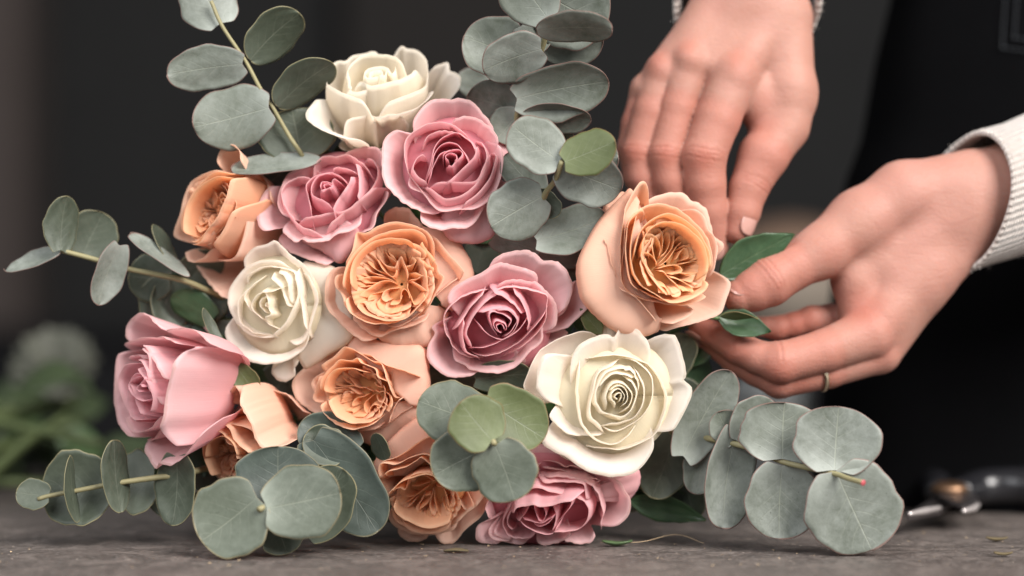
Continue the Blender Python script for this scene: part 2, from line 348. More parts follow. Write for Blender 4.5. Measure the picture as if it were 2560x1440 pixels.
# ---------------------------------------------------------------- roses
def rose(name, label, kind, org, sc_, C, d, f, L, Rz, petals, hmax=.18, hmin=-.30, disc=None, folds=None, seed=0, group=None, stem=True, bowl=0.0):
    """org, sc_: origin and scale of the tracing; C: heart of the flower in tracing units; d: depth of the heart;
    f: (right, up) lean of the flower; L: heart to calyx and Rz: radius, both in photo pixels; petals: rim curves, heart first"""
    if kind == 'white' and f[1] < .5: L, hmax, hmin = L*.66, .13, -.22
    fx, fy = f; fz = math.sqrt(max(.1, 1-fx*fx-fy*fy)); F = np.array([fx, fy, fz])   # right, up, towards camera
    cx, cy = org[0]+C[0]/sc_, org[1]+C[1]/sc_
    base = -F*L
    k = S*(1+d/FP)
    def world(q):      # local (right, up, toward camera) px -> world
        q = np.asarray(q); c = P(cx, cy, d)
        return np.stack([c[0]+q[..., 0]*k, c[1]-q[..., 2]*k, c[2]+q[..., 1]*k], -1)
    root = thing(name, label, 'rose', world(base), group)
    mat = M[kind]
    n = len(petals); prng = np.random.default_rng(seed+100)
    for i, pt in enumerate(petals):
        opt = {}
        if isinstance(pt, tuple): pt, opt = pt
        q = i/(n-1)
        hoff = opt.get('h', hmax+(hmin-hmax)*q**1.2)*Rz
        fl = opt.get('fl', .035+.10*q*q); lay = opt.get('lay', min(1, .15+1.1*q)); vmin = opt.get('vmin', .16)
        p2 = np.array(pt, float); p2 = (p2-np.array(C))/sc_; p2[:, 1] *= -1
        nu = int(np.clip(10+4*len(pt), 18, 56)); nv = 15
        rim = crom(p2, nu)
        rim += (.006*Rz*wob(np.linspace(0, 9, nu), 0, seed*37+i, 1.6))[:, None]*np.array([[.6, 1]])
        h = hoff-bowl*Rz*(np.hypot(rim[:, 0], rim[:, 1])/Rz)**2+(.032 if fz > .82 else .008)*Rz*wob(np.linspace(0, 4, nu), 2, seed*31+i)
        z = (h-fx*rim[:, 0]-fy*rim[:, 1])/fz
        h2 = (.007 if kind == 'white' else .011)*Rz*lay*wob(np.linspace(0, 3.2*len(pt), nu), 1, seed*51+i, 1.3); rim[:, 1] += h2; rim[:, 0] += h2*.6
        if 'z' in opt: z = z+opt['z']*Rz
        Rm = np.stack([rim[:, 0], rim[:, 1], z], 1)
        a = (Rm@F)                                     # axial coordinate from heart
        rho = Rm-a[:, None]*F
        u = np.linspace(0, 1, nu)
        ends = opt.get('ends', .07+.10*q)
        drop = 1-(1-sm(np.minimum(u, 1-u), 0, ends)**.7)*opt.get('drop', .12+.10*q)
        v = np.linspace(vmin, 1, nv)**.8
        V = v[None, :]*drop[:, None]
        th = V*math.pi/2
        cup = opt.get('cup', .75+.6*float(sm(fz, .72, .93))*(1-q**2))
        g = np.sin(th)**cup
        if cup > 1: g = .55*g+.45*V**1.6
        g = g*(1-fl)+fl*V**6
        ax = 1-np.cos(th)**opt.get('rise', 1.0)
        # the lip rolls slightly over
        bel = opt.get('bel', .45 if (opt.get('h', 0) <= -.28 and 'fl' not in opt and fz > .8) else 0)
        if bel:      # rounded outside of a cupped petal: out to the shoulder, then back in over the heart
            tv = np.clip(V/.5, 0, 1)*math.pi/2; wv_ = np.clip((V-.5)/.5, 0, 1)
            g = np.sin(tv)**.8*(1-(1-bel)*wv_**2); ax = 1-np.cos(tv)
        bb = opt.get('bud', .55*max(0, 1-q/.62) if not disc and fz > .68 else 0)
        if bb: g = np.sin(th)**.6*(1+bb*4*(1-V)*V)
        roll = opt.get('roll', fl*.12)
        ax = ax-roll*sm(V, .86, 1.0)**2*.6
        belly = 1+opt.get('belly', .03)*np.sin(math.pi*np.clip(V, 0, 1))
        pos = base+F*(((a+L)[:, None]*ax+(.20*Rz*np.sin(wv_*math.pi/2) if bel else 0)))[..., None]+rho[:, None, :]*(g*belly)[..., None]
        wv = wob(np.repeat(u[:, None]*5, nv, 1), V*1.2, seed*17+i*3)*opt.get('und', .010)*Rz*V**2
        rn = rho/np.maximum(1e-6, np.linalg.norm(rho, axis=1))[:, None]
        pos = pos+rn[:, None, :]*wv[..., None]
        W = world(pos).reshape(-1, 3)
        m = M[opt['mat']] if 'mat' in opt else mat
        mesh_obj('petal', W, grid_faces(nu, nv), m, root, {'pv': V.ravel(), 'pu': np.repeat(u*3+i*1.7, nv), 'layer': np.full(nu*nv, lay)}, thick=.0002)
    if disc:           # quartered heart of a cupped garden rose
        (dcx, dcy), rx, ry, nq, tw = disc
        o2 = (np.array([dcx, dcy])-np.array(C))/sc_; o2[1] *= -1
        rx /= sc_; ry /= sc_; Rr = (rx+ry)/2
        heart = np.array([0.0, 0.0])
        ex = []
        a0 = prng.uniform(0, 6.28); edges = np.sort((np.arange(nq)+prng.uniform(-.18, .18, nq)))*2*math.pi/nq+a0
        for qi in range(0 if folds else nq):
            w_ = (np.r_[edges, edges[0]+2*math.pi][qi+1]-edges[qi]); mid = edges[qi]+w_/2
            nl = prng.integers(3, 5)
            side = 1 if tw > 0 else -1
            for j in range(nl):
                fr = (j+.7)/nl
                half = w_*.5*fr**.8*.98
                rr = (.30+.62*fr**.9)*prng.uniform(.93, 1.05)
                m_ = 15; s = np.linspace(-1, 1, m_); sk = prng.uniform(-.25, .25)
                ang = mid+half*np.sign(s)*np.abs(s)**.6+side*w_*.14*(1-fr)
                endr = np.where(s*side > 0, prng.uniform(.35, .6)*rr, .07+.05*fr)       # one side runs to the eye, the other tucks in
                fall = np.abs(s)**(2.2+sk)
                rad = rr*(1-fall)+endr*fall+prng.normal(0, .022, m_)
                ang = ang+tw*(rad-.4)+prng.normal(0, .04, m_)
                ex.append((ang, rad, .02+.34*rad**1.2-.16*(1-fr)+prng.normal(0, .02, m_), 1-.25*fr, .12+.25*(prng.random() < .3)))
        for j in range(9 if not folds else 6):    # thin packed ring petals between the quarters and the guards
            ph = j*2.399+prng.uniform(-.3, .3); hw = prng.uniform(.45, 1.0); m_ = 15; s = np.linspace(-1, 1, m_)
            rad = (.92+.034*j)*(1+prng.uniform(.03, .10)*s*prng.choice([-1, 1]))+prng.normal(0, .018, m_)
            ex.append((ph+hw*s, rad, np.full(m_, .22+.012*j)+prng.normal(0, .03, m_), .5+.02*j, .25+.03*j))
        nf = len(ex)
        for fp in (folds or []): ex.append((np.array(fp, float), None, None, 1, .04+.22*(prng.random() < .35)))
        for j, (ang, rad, hh, cc, lay) in enumerate(ex):
            if rad is None:
                xy = np.zeros((len(ang), 3)); xy[:, :2] = (ang-np.array(C))/sc_; xy[:, 1] *= -1
                rn_ = np.hypot((xy[:, 0]-o2[0])/rx, (xy[:, 1]-o2[1])/ry); xy[:, 2] = (-.08+.34*rn_**1.6+prng.normal(0, .02))*Rr
            else:
                xy = np.stack([o2[0]*np.minimum(1, rad*1.15)+rx*rad*np.cos(ang), o2[1]*np.minimum(1, rad*1.15)+ry*rad*np.sin(ang), hh*Rr], 1)
            nu = 34; rim = crom(xy, nu); h = rim[:, 2]+(opt_disc_h)*Rz+.02*Rz*wob(np.linspace(0, 7, nu), 0, seed*77+j)
            z = (h-fx*rim[:, 0]-fy*rim[:, 1])/fz
            Rm = np.stack([rim[:, 0], rim[:, 1], z], 1); a = Rm@F; rho = Rm-a[:, None]*F
            nv = 9; V = np.linspace(.60, 1, nv)[None, :]*np.ones((nu, 1)); u = np.linspace(0, 1, nu)
            V = V*(1-(1-sm(np.minimum(u, 1-u), 0, .10))*.12)[:, None]
            th = V*math.pi/2
            fo = .05+.05*((j*7)%5)/4; g = (.35*np.sin(th)+.65*V**2.1)*(1-fo)+fo*V**7; ax = 1-np.cos(th)**1.15-.05*sm(V, .85, 1)**2
            pos = base+F*((a+L)[:, None]*ax)[..., None]+rho[:, None, :]*g[..., None]
            W = world(pos).reshape(-1, 3)
            mesh_obj('petal', W, grid_faces(nu, nv), mat, root, {'pv': V.ravel(), 'pu': np.repeat(u*3+j*1.3, nv), 'layer': np.full(nu*nv, lay)}, thick=.00018)
    # added petal-coloured dish, not real petals: lightens the dark gaps between the curled ones
    nr_, na = 9, 40; rr = np.linspace(.02, .80 if not disc else .46, nr_)[:, None]*Rz*np.ones((1, na)); aa = np.linspace(0, 2*math.pi, na)[None, :]*np.ones((nr_, 1))
    e1 = np.cross([0, 1, 0], F); e1 /= np.linalg.norm(e1); e2 = np.cross(F, e1)
    hh_ = (-((.34 if kind != 'white' else .16) if not disc else .20)-.18*(rr/Rz/.8)**2+.02*np.sin(aa*5+seed)*rr/Rz)*Rz
    pos = e1*(rr*np.cos(aa))[..., None]+e2*(rr*np.sin(aa))[..., None]+F*hh_[..., None]
    if fz > .8: mesh_obj('petal', world(pos).reshape(-1, 3), grid_faces(nr_, na), mat, root, {'pv': np.full(nr_*na, .3), 'pu': aa.ravel(), 'layer': np.full(nr_*na, .1)}, thick=.0004)  # the added dish under the petals
    # sepals, calyx and stem
    b = world(base-F*Rz*.12); ax3 = np.array([F[0], -F[2], F[1]])*k/k
    gather = P(1420, 1010, 1250)
    dirn = gather-b; Ls = np.linalg.norm(dirn)
    p1 = b-ax3*Rz*.5*k
    V_, F_ = tube([b+ax3*.10*Rz*k, b-ax3*.10*Rz*k, p1, p1+(gather-p1)*.45, gather+np.array([(cx-1280)*S*-.12, 0, (cy-900)*S*.05])], [.012*Rz*S*8, .13*Rz*S, .0026, .0024, .0024], 8, 22)
    mesh_obj('stem', V_, F_, M['stem_dark'], root)
    return root
opt_disc_h = 0.0

o_ = lambda **k: k
rose('rose', 'large pink rose seen face on, just below the topmost cream rose', 'pink', (940, 230), 3.788, (715, 630), -30, (-.02, .18), 175, 160, [
 [(700,660),(672,640),(670,605),(715,588),(762,602),(768,640),(735,668)],
 [(650,650),(645,600),(700,562),(785,552),(820,590),(790,640),(745,682),(715,708),(668,680)],
 [(515,835),(548,705),(600,605),(660,568),(730,550)],
 [(490,835),(530,705),(552,600),(612,512),(690,482),(770,502),(832,570),(868,640),(840,680)],
 [(640,862),(700,845),(770,780),(860,690),(930,618),(945,555),(920,500)],
 [(480,835),(528,645),(560,525),(622,442),(740,390),(830,420),(902,482),(940,565),(945,650)],
 [(500,860),(570,868),(700,855),(930,848),(1000,740),(1040,650),(1030,560)],
 [(520,868),(440,830),(362,742),(385,640),(440,595),(500,610)],
 [(430,835),(560,950),(690,1020),(870,940),(1000,790),(1048,640),(1040,560),(990,470),(920,435)],
 [(780,1092),(900,1010),(1060,850),(1112,720),(1132,600),(1060,540)],
 [(430,510),(500,402),(620,360),(720,368),(800,400)],
 ([(600,1005),(480,980),(395,880),(300,740),(260,560),(290,420),(400,330),(520,290),(680,288),(810,352),(900,430)], o_(fl=.14)),
 ([(238,700),(290,880),(450,970),(520,1060),(620,1130),(780,1112),(930,1110),(1080,1020),(1170,850),(1205,650),(1190,470),(1130,350)], o_(fl=.14)),
 [(650,275),(820,215),(960,240),(1060,310),(1140,400),(1190,540)],
 ([(350,300),(280,315),(150,350),(60,450),(40,620),(70,850),(200,1000),(330,1090),(540,1170),(680,1170)], o_(fl=.22)),
 ([(270,420),(350,230),(460,90),(560,38),(700,46),(800,34),(930,90),(1100,300),(1200,440)], o_(fl=.2)),
 ([(330,1120),(450,1250),(600,1300),(740,1280),(780,1297),(880,1280),(950,1220),(1020,1100),(1130,1000)], o_(fl=.25)),
 ([(600,1260),(700,1370),(900,1412),(1050,1370),(1115,1300),(1180,1100),(1215,850)], o_(h=-.62)),
 ([(1190,400),(1290,430),(1300,560),(1260,660),(1190,690)], o_(h=-.8)),
], seed=1)

rose('rose', 'dusky pink rose tilted upward, left of the large pink rose', 'pink', (620, 350), 4.5, (905, 525), 35, (-.12, .30), 165, 155, [
 [(880,545),(862,520),(880,502),(925,500),(950,525),(915,548)],
 [(835,560),(825,505),(850,472),(900,474),(962,492)],
 ([(808,575),(850,568),(930,535),(962,520),(955,470),(990,438),(1030,470)], o_(h=.16)),
 [(975,752),(850,690),(750,630),(716,560),(732,480),(792,410),(880,388),(960,382)],
 [(960,815),(982,750),(1032,660),(1090,570),(1152,460),(1160,380)],
 [(735,860),(716,760),(690,660),(650,530),(682,460),(762,402),(860,370),(960,372),(1060,422),(1090,500)],
 [(1228,680),(1250,560),(1240,400),(1220,290),(1165,258)],
 [(930,352),(980,305),(1060,310),(1150,342),(1245,385)],
 [(540,880),(700,872),(900,830),(1100,798),(1230,700),(1390,560),(1500,482)],
 ([(860,1030),(780,1027),(640,982),(520,880),(420,740),(368,600),(400,510),(482,440),(600,402),(740,412)], o_(fl=.12)),
 [(830,1022),(980,900),(1110,800),(1200,730),(1320,622),(1392,540),(1445,430),(1452,320),(1400,222),(1320,180),(1255,205)],
 ([(680,400),(740,250),(830,170),(980,176),(1080,154),(1200,200),(1330,312),(1415,440)], o_(fl=.12)),
 ([(470,940),(350,800),(314,680),(350,520),(410,382),(480,340),(620,280),(750,240)], o_(fl=.12)),
 ([(400,870),(352,960),(430,1072),(550,1147),(600,1116),(690,1142),(900,1132),(990,1070),(1200,1000),(1385,845)], o_(fl=.24)),
 ([(1240,1060),(1410,985),(1460,820),(1550,690),(1582,590),(1540,500)], o_(fl=.18)),
 ([(990,170),(1150,90),(1330,54),(1480,110),(1500,330)], o_(fl=.1)),
 ([(340,450),(260,480),(150,570),(74,750),(80,920),(160,1012),(280,1022)], o_(fl=.3)),
 ([(270,1000),(310,1130),(430,1240),(600,1312),(780,1382),(1000,1440)], o_(fl=.2,h=-.5)),
 ([(600,1120),(860,1255),(1020,1365),(1150,1190),(1250,1040)], o_(h=-.55)),
], seed=2)

rose('rose', 'cream rose at left tilted leftward, under the dusky pink rose', 'white', (540, 580), 3.788, (490, 700), 35, (-.34, -.02), 190, 155, [
 [(495,715),(478,695),(480,672),(500,668),(512,690)],
 ([(470,840),(470,805),(530,770),(510,720),(508,640),(480,580),(440,562),(520,572),(610,545)], o_(h=.16)),
 [(490,772),(430,722),(415,672),(450,622),(505,618)],
 [(472,842),(390,782),(338,722),(345,660),(392,600),(440,590)],
 [(700,725),(672,662),(640,560),(592,490),(500,428)],
 [(722,700),(700,560),(680,460),(622,400),(560,385)],
 [(585,922),(462,850),(350,760),(280,680),(262,600),(330,512),(430,440)],
 [(480,1000),(560,950),(640,880),(720,760),(785,600),(760,440),(740,345)],
 [(500,965),(380,962),(300,930),(205,850),(188,680),(250,580),(335,500)],
 [(860,1010),(830,800),(800,600),(745,400),(640,350),(500,330),(380,352),(270,422),(240,530)],
 ([(620,1090),(480,1012),(340,992),(200,900),(98,740),(88,570),(180,422),(300,312),(430,268),(580,268),(790,305)], o_(fl=.13)),
 [(640,1102),(840,1032),(945,760),(975,600),(885,420),(800,300)],
 ([(180,400),(230,262),(330,152),(470,114),(550,82),(640,150),(720,222),(830,292),(935,432),(965,570)], o_(fl=.22)),
 ([(88,720),(42,950),(90,1082),(180,1192),(400,1252),(520,1252),(700,1202),(850,1082),(935,820)], o_(fl=.22)),
 ([(720,1190),(560,1262),(495,1312),(500,1372),(560,1422),(640,1426),(727,1362),(712,1300),(850,1170)], o_(fl=.3,h=-.45)),
 ([(820,290),(1100,350),(1210,600),(1270,980),(1000,1180),(820,1300)], o_(h=-.6)),
], seed=3)

rose('rose', 'pink rose with deep magenta heart, right of the central peach rose', 'pink', (1050, 610), 4.114, (835, 880), -15, (.06, -.12), 175, 165, [
 [(850,910),(820,905),(800,870),(790,835),(830,820),(865,850),(868,890)],
 [(845,927),(782,880),(762,820),(800,792),(870,820),(892,870),(870,910)],
 [(812,952),(750,860),(716,740),(742,700),(830,712),(930,780),(922,830),(890,880)],
 [(850,965),(930,905),(972,840),(992,780),(930,702),(850,680),(760,690)],
 [(590,760),(640,705),(760,667),(870,668),(950,702),(1002,780),(990,850),(930,930),(832,982),(700,920),(600,800)],
 [(565,1065),(700,1052),(850,990),(980,912),(1065,810),(1080,760)],
 [(1060,745),(980,642),(880,560),(790,520),(740,530)],
 ([(1092,920),(1112,780),(1062,620),(990,520),(940,476)], o_(fl=.1)),
 [(580,1092),(512,1000),(480,900),(550,750),(650,622),(760,540),(850,518)],
 [(640,1190),(490,1112),(442,980),(450,850),(482,770)],
 [(540,1110),(640,1150),(800,1132),(1000,1022),(1130,900),(1252,760),(1302,650)],
 [(355,905),(400,830),(500,682),(600,560),(690,485)],
 [(860,1180),(1060,1050),(1200,930),(1290,790),(1302,660),(1303,540),(1200,500),(1060,462),(900,450),(760,490),(650,590),(550,700),(480,790)],
 ([(660,1198),(500,1162),(370,1092),(290,960),(250,850),(256,730),(330,630),(460,540),(620,490),(745,482)], o_(fl=.16)),
 ([(700,470),(800,410),(930,368),(1050,370),(1110,388),(1200,400),(1290,480),(1382,590),(1416,720),(1400,850),(1330,980)], o_(fl=.2)),
 ([(240,740),(300,500),(430,390),(620,310),(740,230),(860,200),(1100,258),(1230,320),(1330,440)], o_(fl=.25)),
 ([(600,310),(690,208),(860,95),(1060,63),(1180,90),(1280,170),(1380,165),(1480,230),(1565,380),(1552,540),(1490,700),(1400,820)], o_(fl=.2)),
 ([(228,1090),(300,1182),(450,1252),(520,1302),(680,1333),(830,1333),(1000,1262),(1130,1122),(1240,1032),(1300,900),(1390,830)], o_(fl=.22)),
 ([(260,720),(120,850),(150,920),(70,1060),(68,1190),(170,1292),(300,1373),(500,1373),(700,1330)], o_(fl=.24)),
 ([(1400,860),(1500,700),(1570,500),(1600,380),(1662,420),(1745,620),(1700,700),(1550,842),(1360,980)], o_(fl=.2)),
 ([(1565,860),(1485,990),(1300,1052),(1200,1060)], o_(fl=.2,h=-.5)),
 ([(1180,1060),(1170,1180),(1100,1240),(960,1260)], o_(h=-.6)),
], seed=4)

rose('rose', 'open cream rose seen face on, lower right of the bouquet', 'white', (1300, 800), 3.6, (880, 690), -60, (.08, .03), 190, 190, [
 [(882,712),(852,692),(868,664),(902,660),(908,692),(885,730)],
 [(870,765),(822,690),(842,632),(890,620),(938,680),(920,740)],
 [(905,765),(958,722),(962,645),(922,602),(862,600),(800,642)],
 [(800,785),(770,700),(792,620),(850,570),(922,570),(988,640),(1002,700),(970,780),(900,812)],
 [(775,822),(830,842),(920,862),(1000,780),(1042,660),(1002,560),(930,528)],
 [(1035,532),(960,500),(850,488),(760,540),(700,622)],
 [(920,448),(1010,470),(1060,560),(1062,650)],
 [(930,872),(850,862),(760,830),(690,742),(688,622),(760,492),(880,440),(1005,452)],
 [(730,930),(780,935),(900,922),(1040,862),(1112,720),(1102,560),(1020,440)],
 [(790,1002),(700,932),(638,860),(650,700),(700,500),(800,420),(905,380)],
 [(710,930),(860,990),(1040,912),(1162,780),(1202,640),(1170,480),(1060,390),(940,358)],
 ([(560,360),(540,480),(524,620),(540,800),(560,920),(640,1032),(750,1102),(850,1117),(950,1060),(1050,950)], o_(fl=.1)),
 ([(610,1138),(780,1152),(950,1162),(1200,1052),(1290,900),(1337,740),(1312,610),(1200,430),(1050,350),(850,312),(590,350)], o_(fl=.1)),
 ([(265,600),(400,390),(560,212),(770,125),(850,152),(925,48),(1050,80),(1130,130),(1222,190),(1267,310),(1185,425)], o_(fl=.26,ends=.3,drop=.22)),
 ([(215,860),(150,720),(148,520),(200,330),(300,235),(420,180)], o_(fl=.2,ends=.35,drop=.25)),
 ([(225,800),(262,870),(330,940),(450,1030),(620,1045),(800,1040)], o_(fl=.03)),
 ([(160,770),(42,640),(60,520),(180,280),(400,150),(620,110),(740,135)], o_(h=-.35,fl=.05)),
 ([(225,860),(188,1060),(240,1152),(430,1242),(560,1342),(700,1392),(870,1412),(1060,1370),(1200,1202),(1285,930)], o_(fl=.3)),
 ([(1080,120),(1350,134),(1422,160),(1512,480),(1488,550),(1563,620),(1540,740),(1400,1000),(1230,1120)], o_(fl=.28)),
 ([(250,1130),(400,1240),(600,1340)], o_(h=-.5)),
 ([(720,120),(700,70),(800,35),(950,60)], o_(h=-.7)),
], seed=5)

rose('rose', 'pink rose lying on the table, beside the lowest peach rose', 'pink', (1180, 1110), 5.143, (870, 900), 20, (-.10, -.30), 170, 165, [
 [(905,790),(940,860),(940,915),(905,975),(860,960),(830,900),(790,790)],
 [(640,950),(750,980),(862,1007),(940,980),(1062,895)],
 [(780,1005),(862,1062),(960,1012),(1072,890)],
 [(1038,765),(1072,880),(1062,1010),(1025,1135)],
 [(605,970),(700,1072),(880,1142),(1030,1142),(1100,1010)],
 [(1065,1035),(1150,930),(1252,800),(1285,690)],
 [(588,1020),(650,930),(740,790),(780,750)],
 ([(520,950),(565,802),(700,772),(800,752),(870,780),(1010,762),(1150,712),(1350,700)], o_(h=.3,fl=.05)),
 [(600,640),(820,560),(1000,602),(1270,660),(1400,702),(1482,800),(1492,920),(1440,1032),(1330,1112),(1020,1142),(870,1142)],
 [(580,1150),(480,1082),(460,980),(540,822),(640,692),(740,600)],
 [(820,492),(1000,490),(1400,492),(1452,620),(1490,790)],
 [(860,1150),(750,1222),(600,1242),(480,1202),(400,1082),(412,980),(545,700)],
 ([(840,480),(1050,420),(1250,430),(1480,490),(1600,622),(1652,760),(1692,900),(1660,1000),(1640,1200)], o_(fl=.12)),
 ([(240,1085),(180,900),(170,822),(250,692),(400,600),(600,480),(860,330)], o_(fl=.16)),
 ([(230,1080),(300,1200),(480,1272),(400,1290),(250,1252),(208,1150),(222,1040)], o_(fl=.12)),
 ([(230,1035),(80,1070),(38,1180),(90,1312),(300,1332),(370,1302),(580,1334),(740,1302),(800,1255)], o_(fl=.24)),
 ([(780,1250),(850,1312),(960,1342),(1030,1320),(1190,1272),(1335,1115)], o_(fl=.2)),
 ([(1140,1265),(1350,1317),(1520,1302),(1600,1212),(1655,1180)], o_(fl=.2)),
 ([(840,320),(1050,318),(1400,420),(1650,470),(1500,540)], o_(fl=.1)),
 ([(1640,1215),(1830,1122),(2000,960),(2042,830),(2030,700),(1960,600),(1860,460),(1650,400),(1300,280),(1210,300),(1090,222),(840,188)], o_(fl=.18)),
 ([(1860,400),(2100,370),(2148,460),(2120,600),(2030,740)], o_(h=-.6)),
 ([(700,80),(950,60),(1250,200),(1400,300)], o_(h=-.7)),
], seed=6)

FOLD_H = [[(650,490),(720,440),(800,450),(840,520),(840,600),(820,700)],[(650,510),(740,510),(800,560),(820,640),(800,720)],[(650,600),(700,560),(740,590),(750,660),(780,760)],[(650,670),(720,680),(775,740),(780,790)],
 [(830,450),(920,440),(945,520),(930,620),(870,700),(780,790)],[(850,460),(900,500),(905,580),(870,660),(800,720)],[(940,500),(1000,450),(1080,470),(1140,550),(1190,640),(1200,740)],[(945,560),(1000,520),(1070,530),(1130,600),(1170,700)],
 [(1040,565),(990,590),(940,660),(880,740),(790,800)],[(960,740),(1020,640),(1060,640),(1080,700),(1040,740)],[(1000,610),(1070,610),(1120,680),(1110,730)],[(1060,590),(1130,620),(1170,700),(1160,740)],
 [(980,780),(1100,750),(1210,755),(1190,820),(1100,870),(1000,860)],[(770,820),(870,790),(970,780),(1020,820),(990,850),(880,870)],[(880,870),(960,850),(1080,860),(1170,890),(1180,930)],[(890,890),(960,900),(1060,950),(1110,1000),(1100,1050)],
 [(780,840),(850,840),(900,900),(970,960),(1000,1030),(960,1060),(880,1050)],[(790,960),(860,980),(900,1060)],[(1000,1010),(1070,1010),(1120,1040)],[(730,430),(820,380),(940,400),(1050,460),(1150,570),(1220,700)],
 [(700,400),(820,350),(960,370),(1100,470),(1200,600),(1240,760),(1220,900),(1140,1050)],[(1190,900),(1215,830),(1218,700)],[(650,440),(660,560),(640,700),(700,820),(760,900)],[(660,700),(690,820),(780,950),(880,1060)]]
FOLD_F = [[(530,440),(560,400),(640,385),(760,400),(860,440),(1000,520)],[(545,560),(530,470),(560,410),(650,390),(720,400)],[(730,560),(640,520),(610,450),(650,410),(760,420),(850,470),(900,520),(910,570)],[(720,540),(650,490),(650,450),(740,450),(830,500)],
 [(545,480),(560,550),(620,610),(700,630),(720,600),(740,540)],[(520,520),(560,600),(600,660),(680,720),(715,680),(718,620)],[(720,640),(740,560),(770,530),(800,600),(830,680),(830,760)],[(800,620),(860,610),(910,570),(860,520)],
 [(810,390),(900,410),(960,440),(1010,500),(990,545),(920,530),(850,470)],[(960,370),(1000,450),(1060,520),(1110,590)],[(920,600),(970,560),(1030,620),(1080,640),(1060,700),(1000,720),(900,680),(860,660)],
 [(840,750),(930,740),(970,710),(1030,720),(1080,760),(1060,830)],[(840,760),(830,830),(870,920),(900,990),(960,960),(1030,880)],[(860,760),(940,800),(1040,870)],[(440,540),(460,600),(540,660),(620,690),(700,740)],
 [(400,570),(420,640),(520,690),(600,710)],[(340,590),(340,660),(400,710)],[(310,640),(350,720),(420,780),(520,770)],[(300,700),(340,790),(400,820),(480,800)],[(320,760),(400,730),(520,720),(640,740),(700,770)],
 [(370,950),(380,890),(460,830),(560,770),(650,760),(720,790)],[(590,960),(600,880),(650,840),(740,830)],[(640,970),(585,930),(600,870),(640,840)],[(450,970),(470,900),(560,870)],[(360,980),(420,970),(470,1040),(560,1090),(640,1110)],
 [(460,960),(480,1030),(560,1080),(680,1100),(800,1080)],[(530,940),(560,1020),(640,1070),(780,1050)],[(590,1000),(660,1060),(800,1040),(890,990)],[(650,990),(740,980),(780,910)],[(760,960),(770,870),(800,840),(840,880),(860,950)],
 [(480,700),(400,620),(340,560),(420,470)],[(300,860),(330,960),(360,1010)]]
FOLD_J = [[(500,660),(560,520),(640,450),(680,470),(690,560),(760,620)],[(580,560),(590,630),(660,650),(800,650),(900,690)],[(690,450),(680,530),(720,590),(800,640),(880,670),(980,660)],[(735,510),(780,450),(850,450),(900,500),(960,520)],
 [(740,520),(800,600),(860,660),(960,670),(1060,720)],[(960,540),(1000,500),(1080,530),(1130,600),(1190,650)],[(910,500),(960,470),(1060,500),(1130,500),(1140,600),(1200,620)],[(1070,590),(1110,640),(1190,660)],[(1080,680),(1130,720),(1200,710),(1220,790)],
 [(1100,760),(1130,830),(1200,850),(1260,900)],[(550,690),(640,670),(740,670),(850,740),(900,770)],[(570,740),(620,700),(720,690)],[(660,830),(700,730),(760,720),(800,760)],[(650,880),(680,800),(720,740)],[(650,870),(670,930),(740,960),(800,960),(810,1010)],
 [(800,930),(800,860),(850,800),(940,780),(1000,740)],[(1000,1010),(950,940),(950,860),(1000,810),(1060,760)],[(1000,1000),(1010,940),(1060,880),(1120,880),(1230,920)],[(1130,1000),(1140,940),(1100,900)],[(480,640),(500,760),(560,880),(640,960),(700,980)],
 [(540,760),(600,880),(680,980),(780,1020),(1000,1020)],[(700,1020),(860,1090),(980,1090),(1000,1010)],[(1200,700),(1280,760),(1300,860),(1240,980)]]
FOLD_M = [[(280,830),(300,900),(360,960),(430,940),(480,870)],[(300,860),(330,930),(400,900),(460,860)],[(310,740),(330,820),(400,850),(480,840),(560,780),(620,740)],[(420,700),(460,610),(540,575),(640,590),(700,640)],[(430,730),(520,730),(600,700),(640,690)],
 [(520,600),(600,620),(680,680)],[(560,830),(540,900),(490,960),(490,1060),(510,1130)],[(560,850),(640,830),(620,900),(560,960),(500,1000)],[(680,740),(650,850),(630,950),(660,1040),(720,1050)],[(690,760),(680,850),(700,960),(740,1060),(800,1100),(900,1060)],
 [(780,930),(800,980),(860,1000),(900,980)],[(700,740),(780,760),(830,900),(830,950),(900,960)],[(400,1060),(460,1060),(490,1110)],[(270,960),(340,1050),(440,1110),(560,1160),(640,1140)],[(520,1130),(600,1160),(700,1100),(780,1080)],[(550,1130),(600,1080),(640,1060),(650,1100)]]
RW = dict(hmax=.30, hmin=-.25)
opt_disc_h = .02
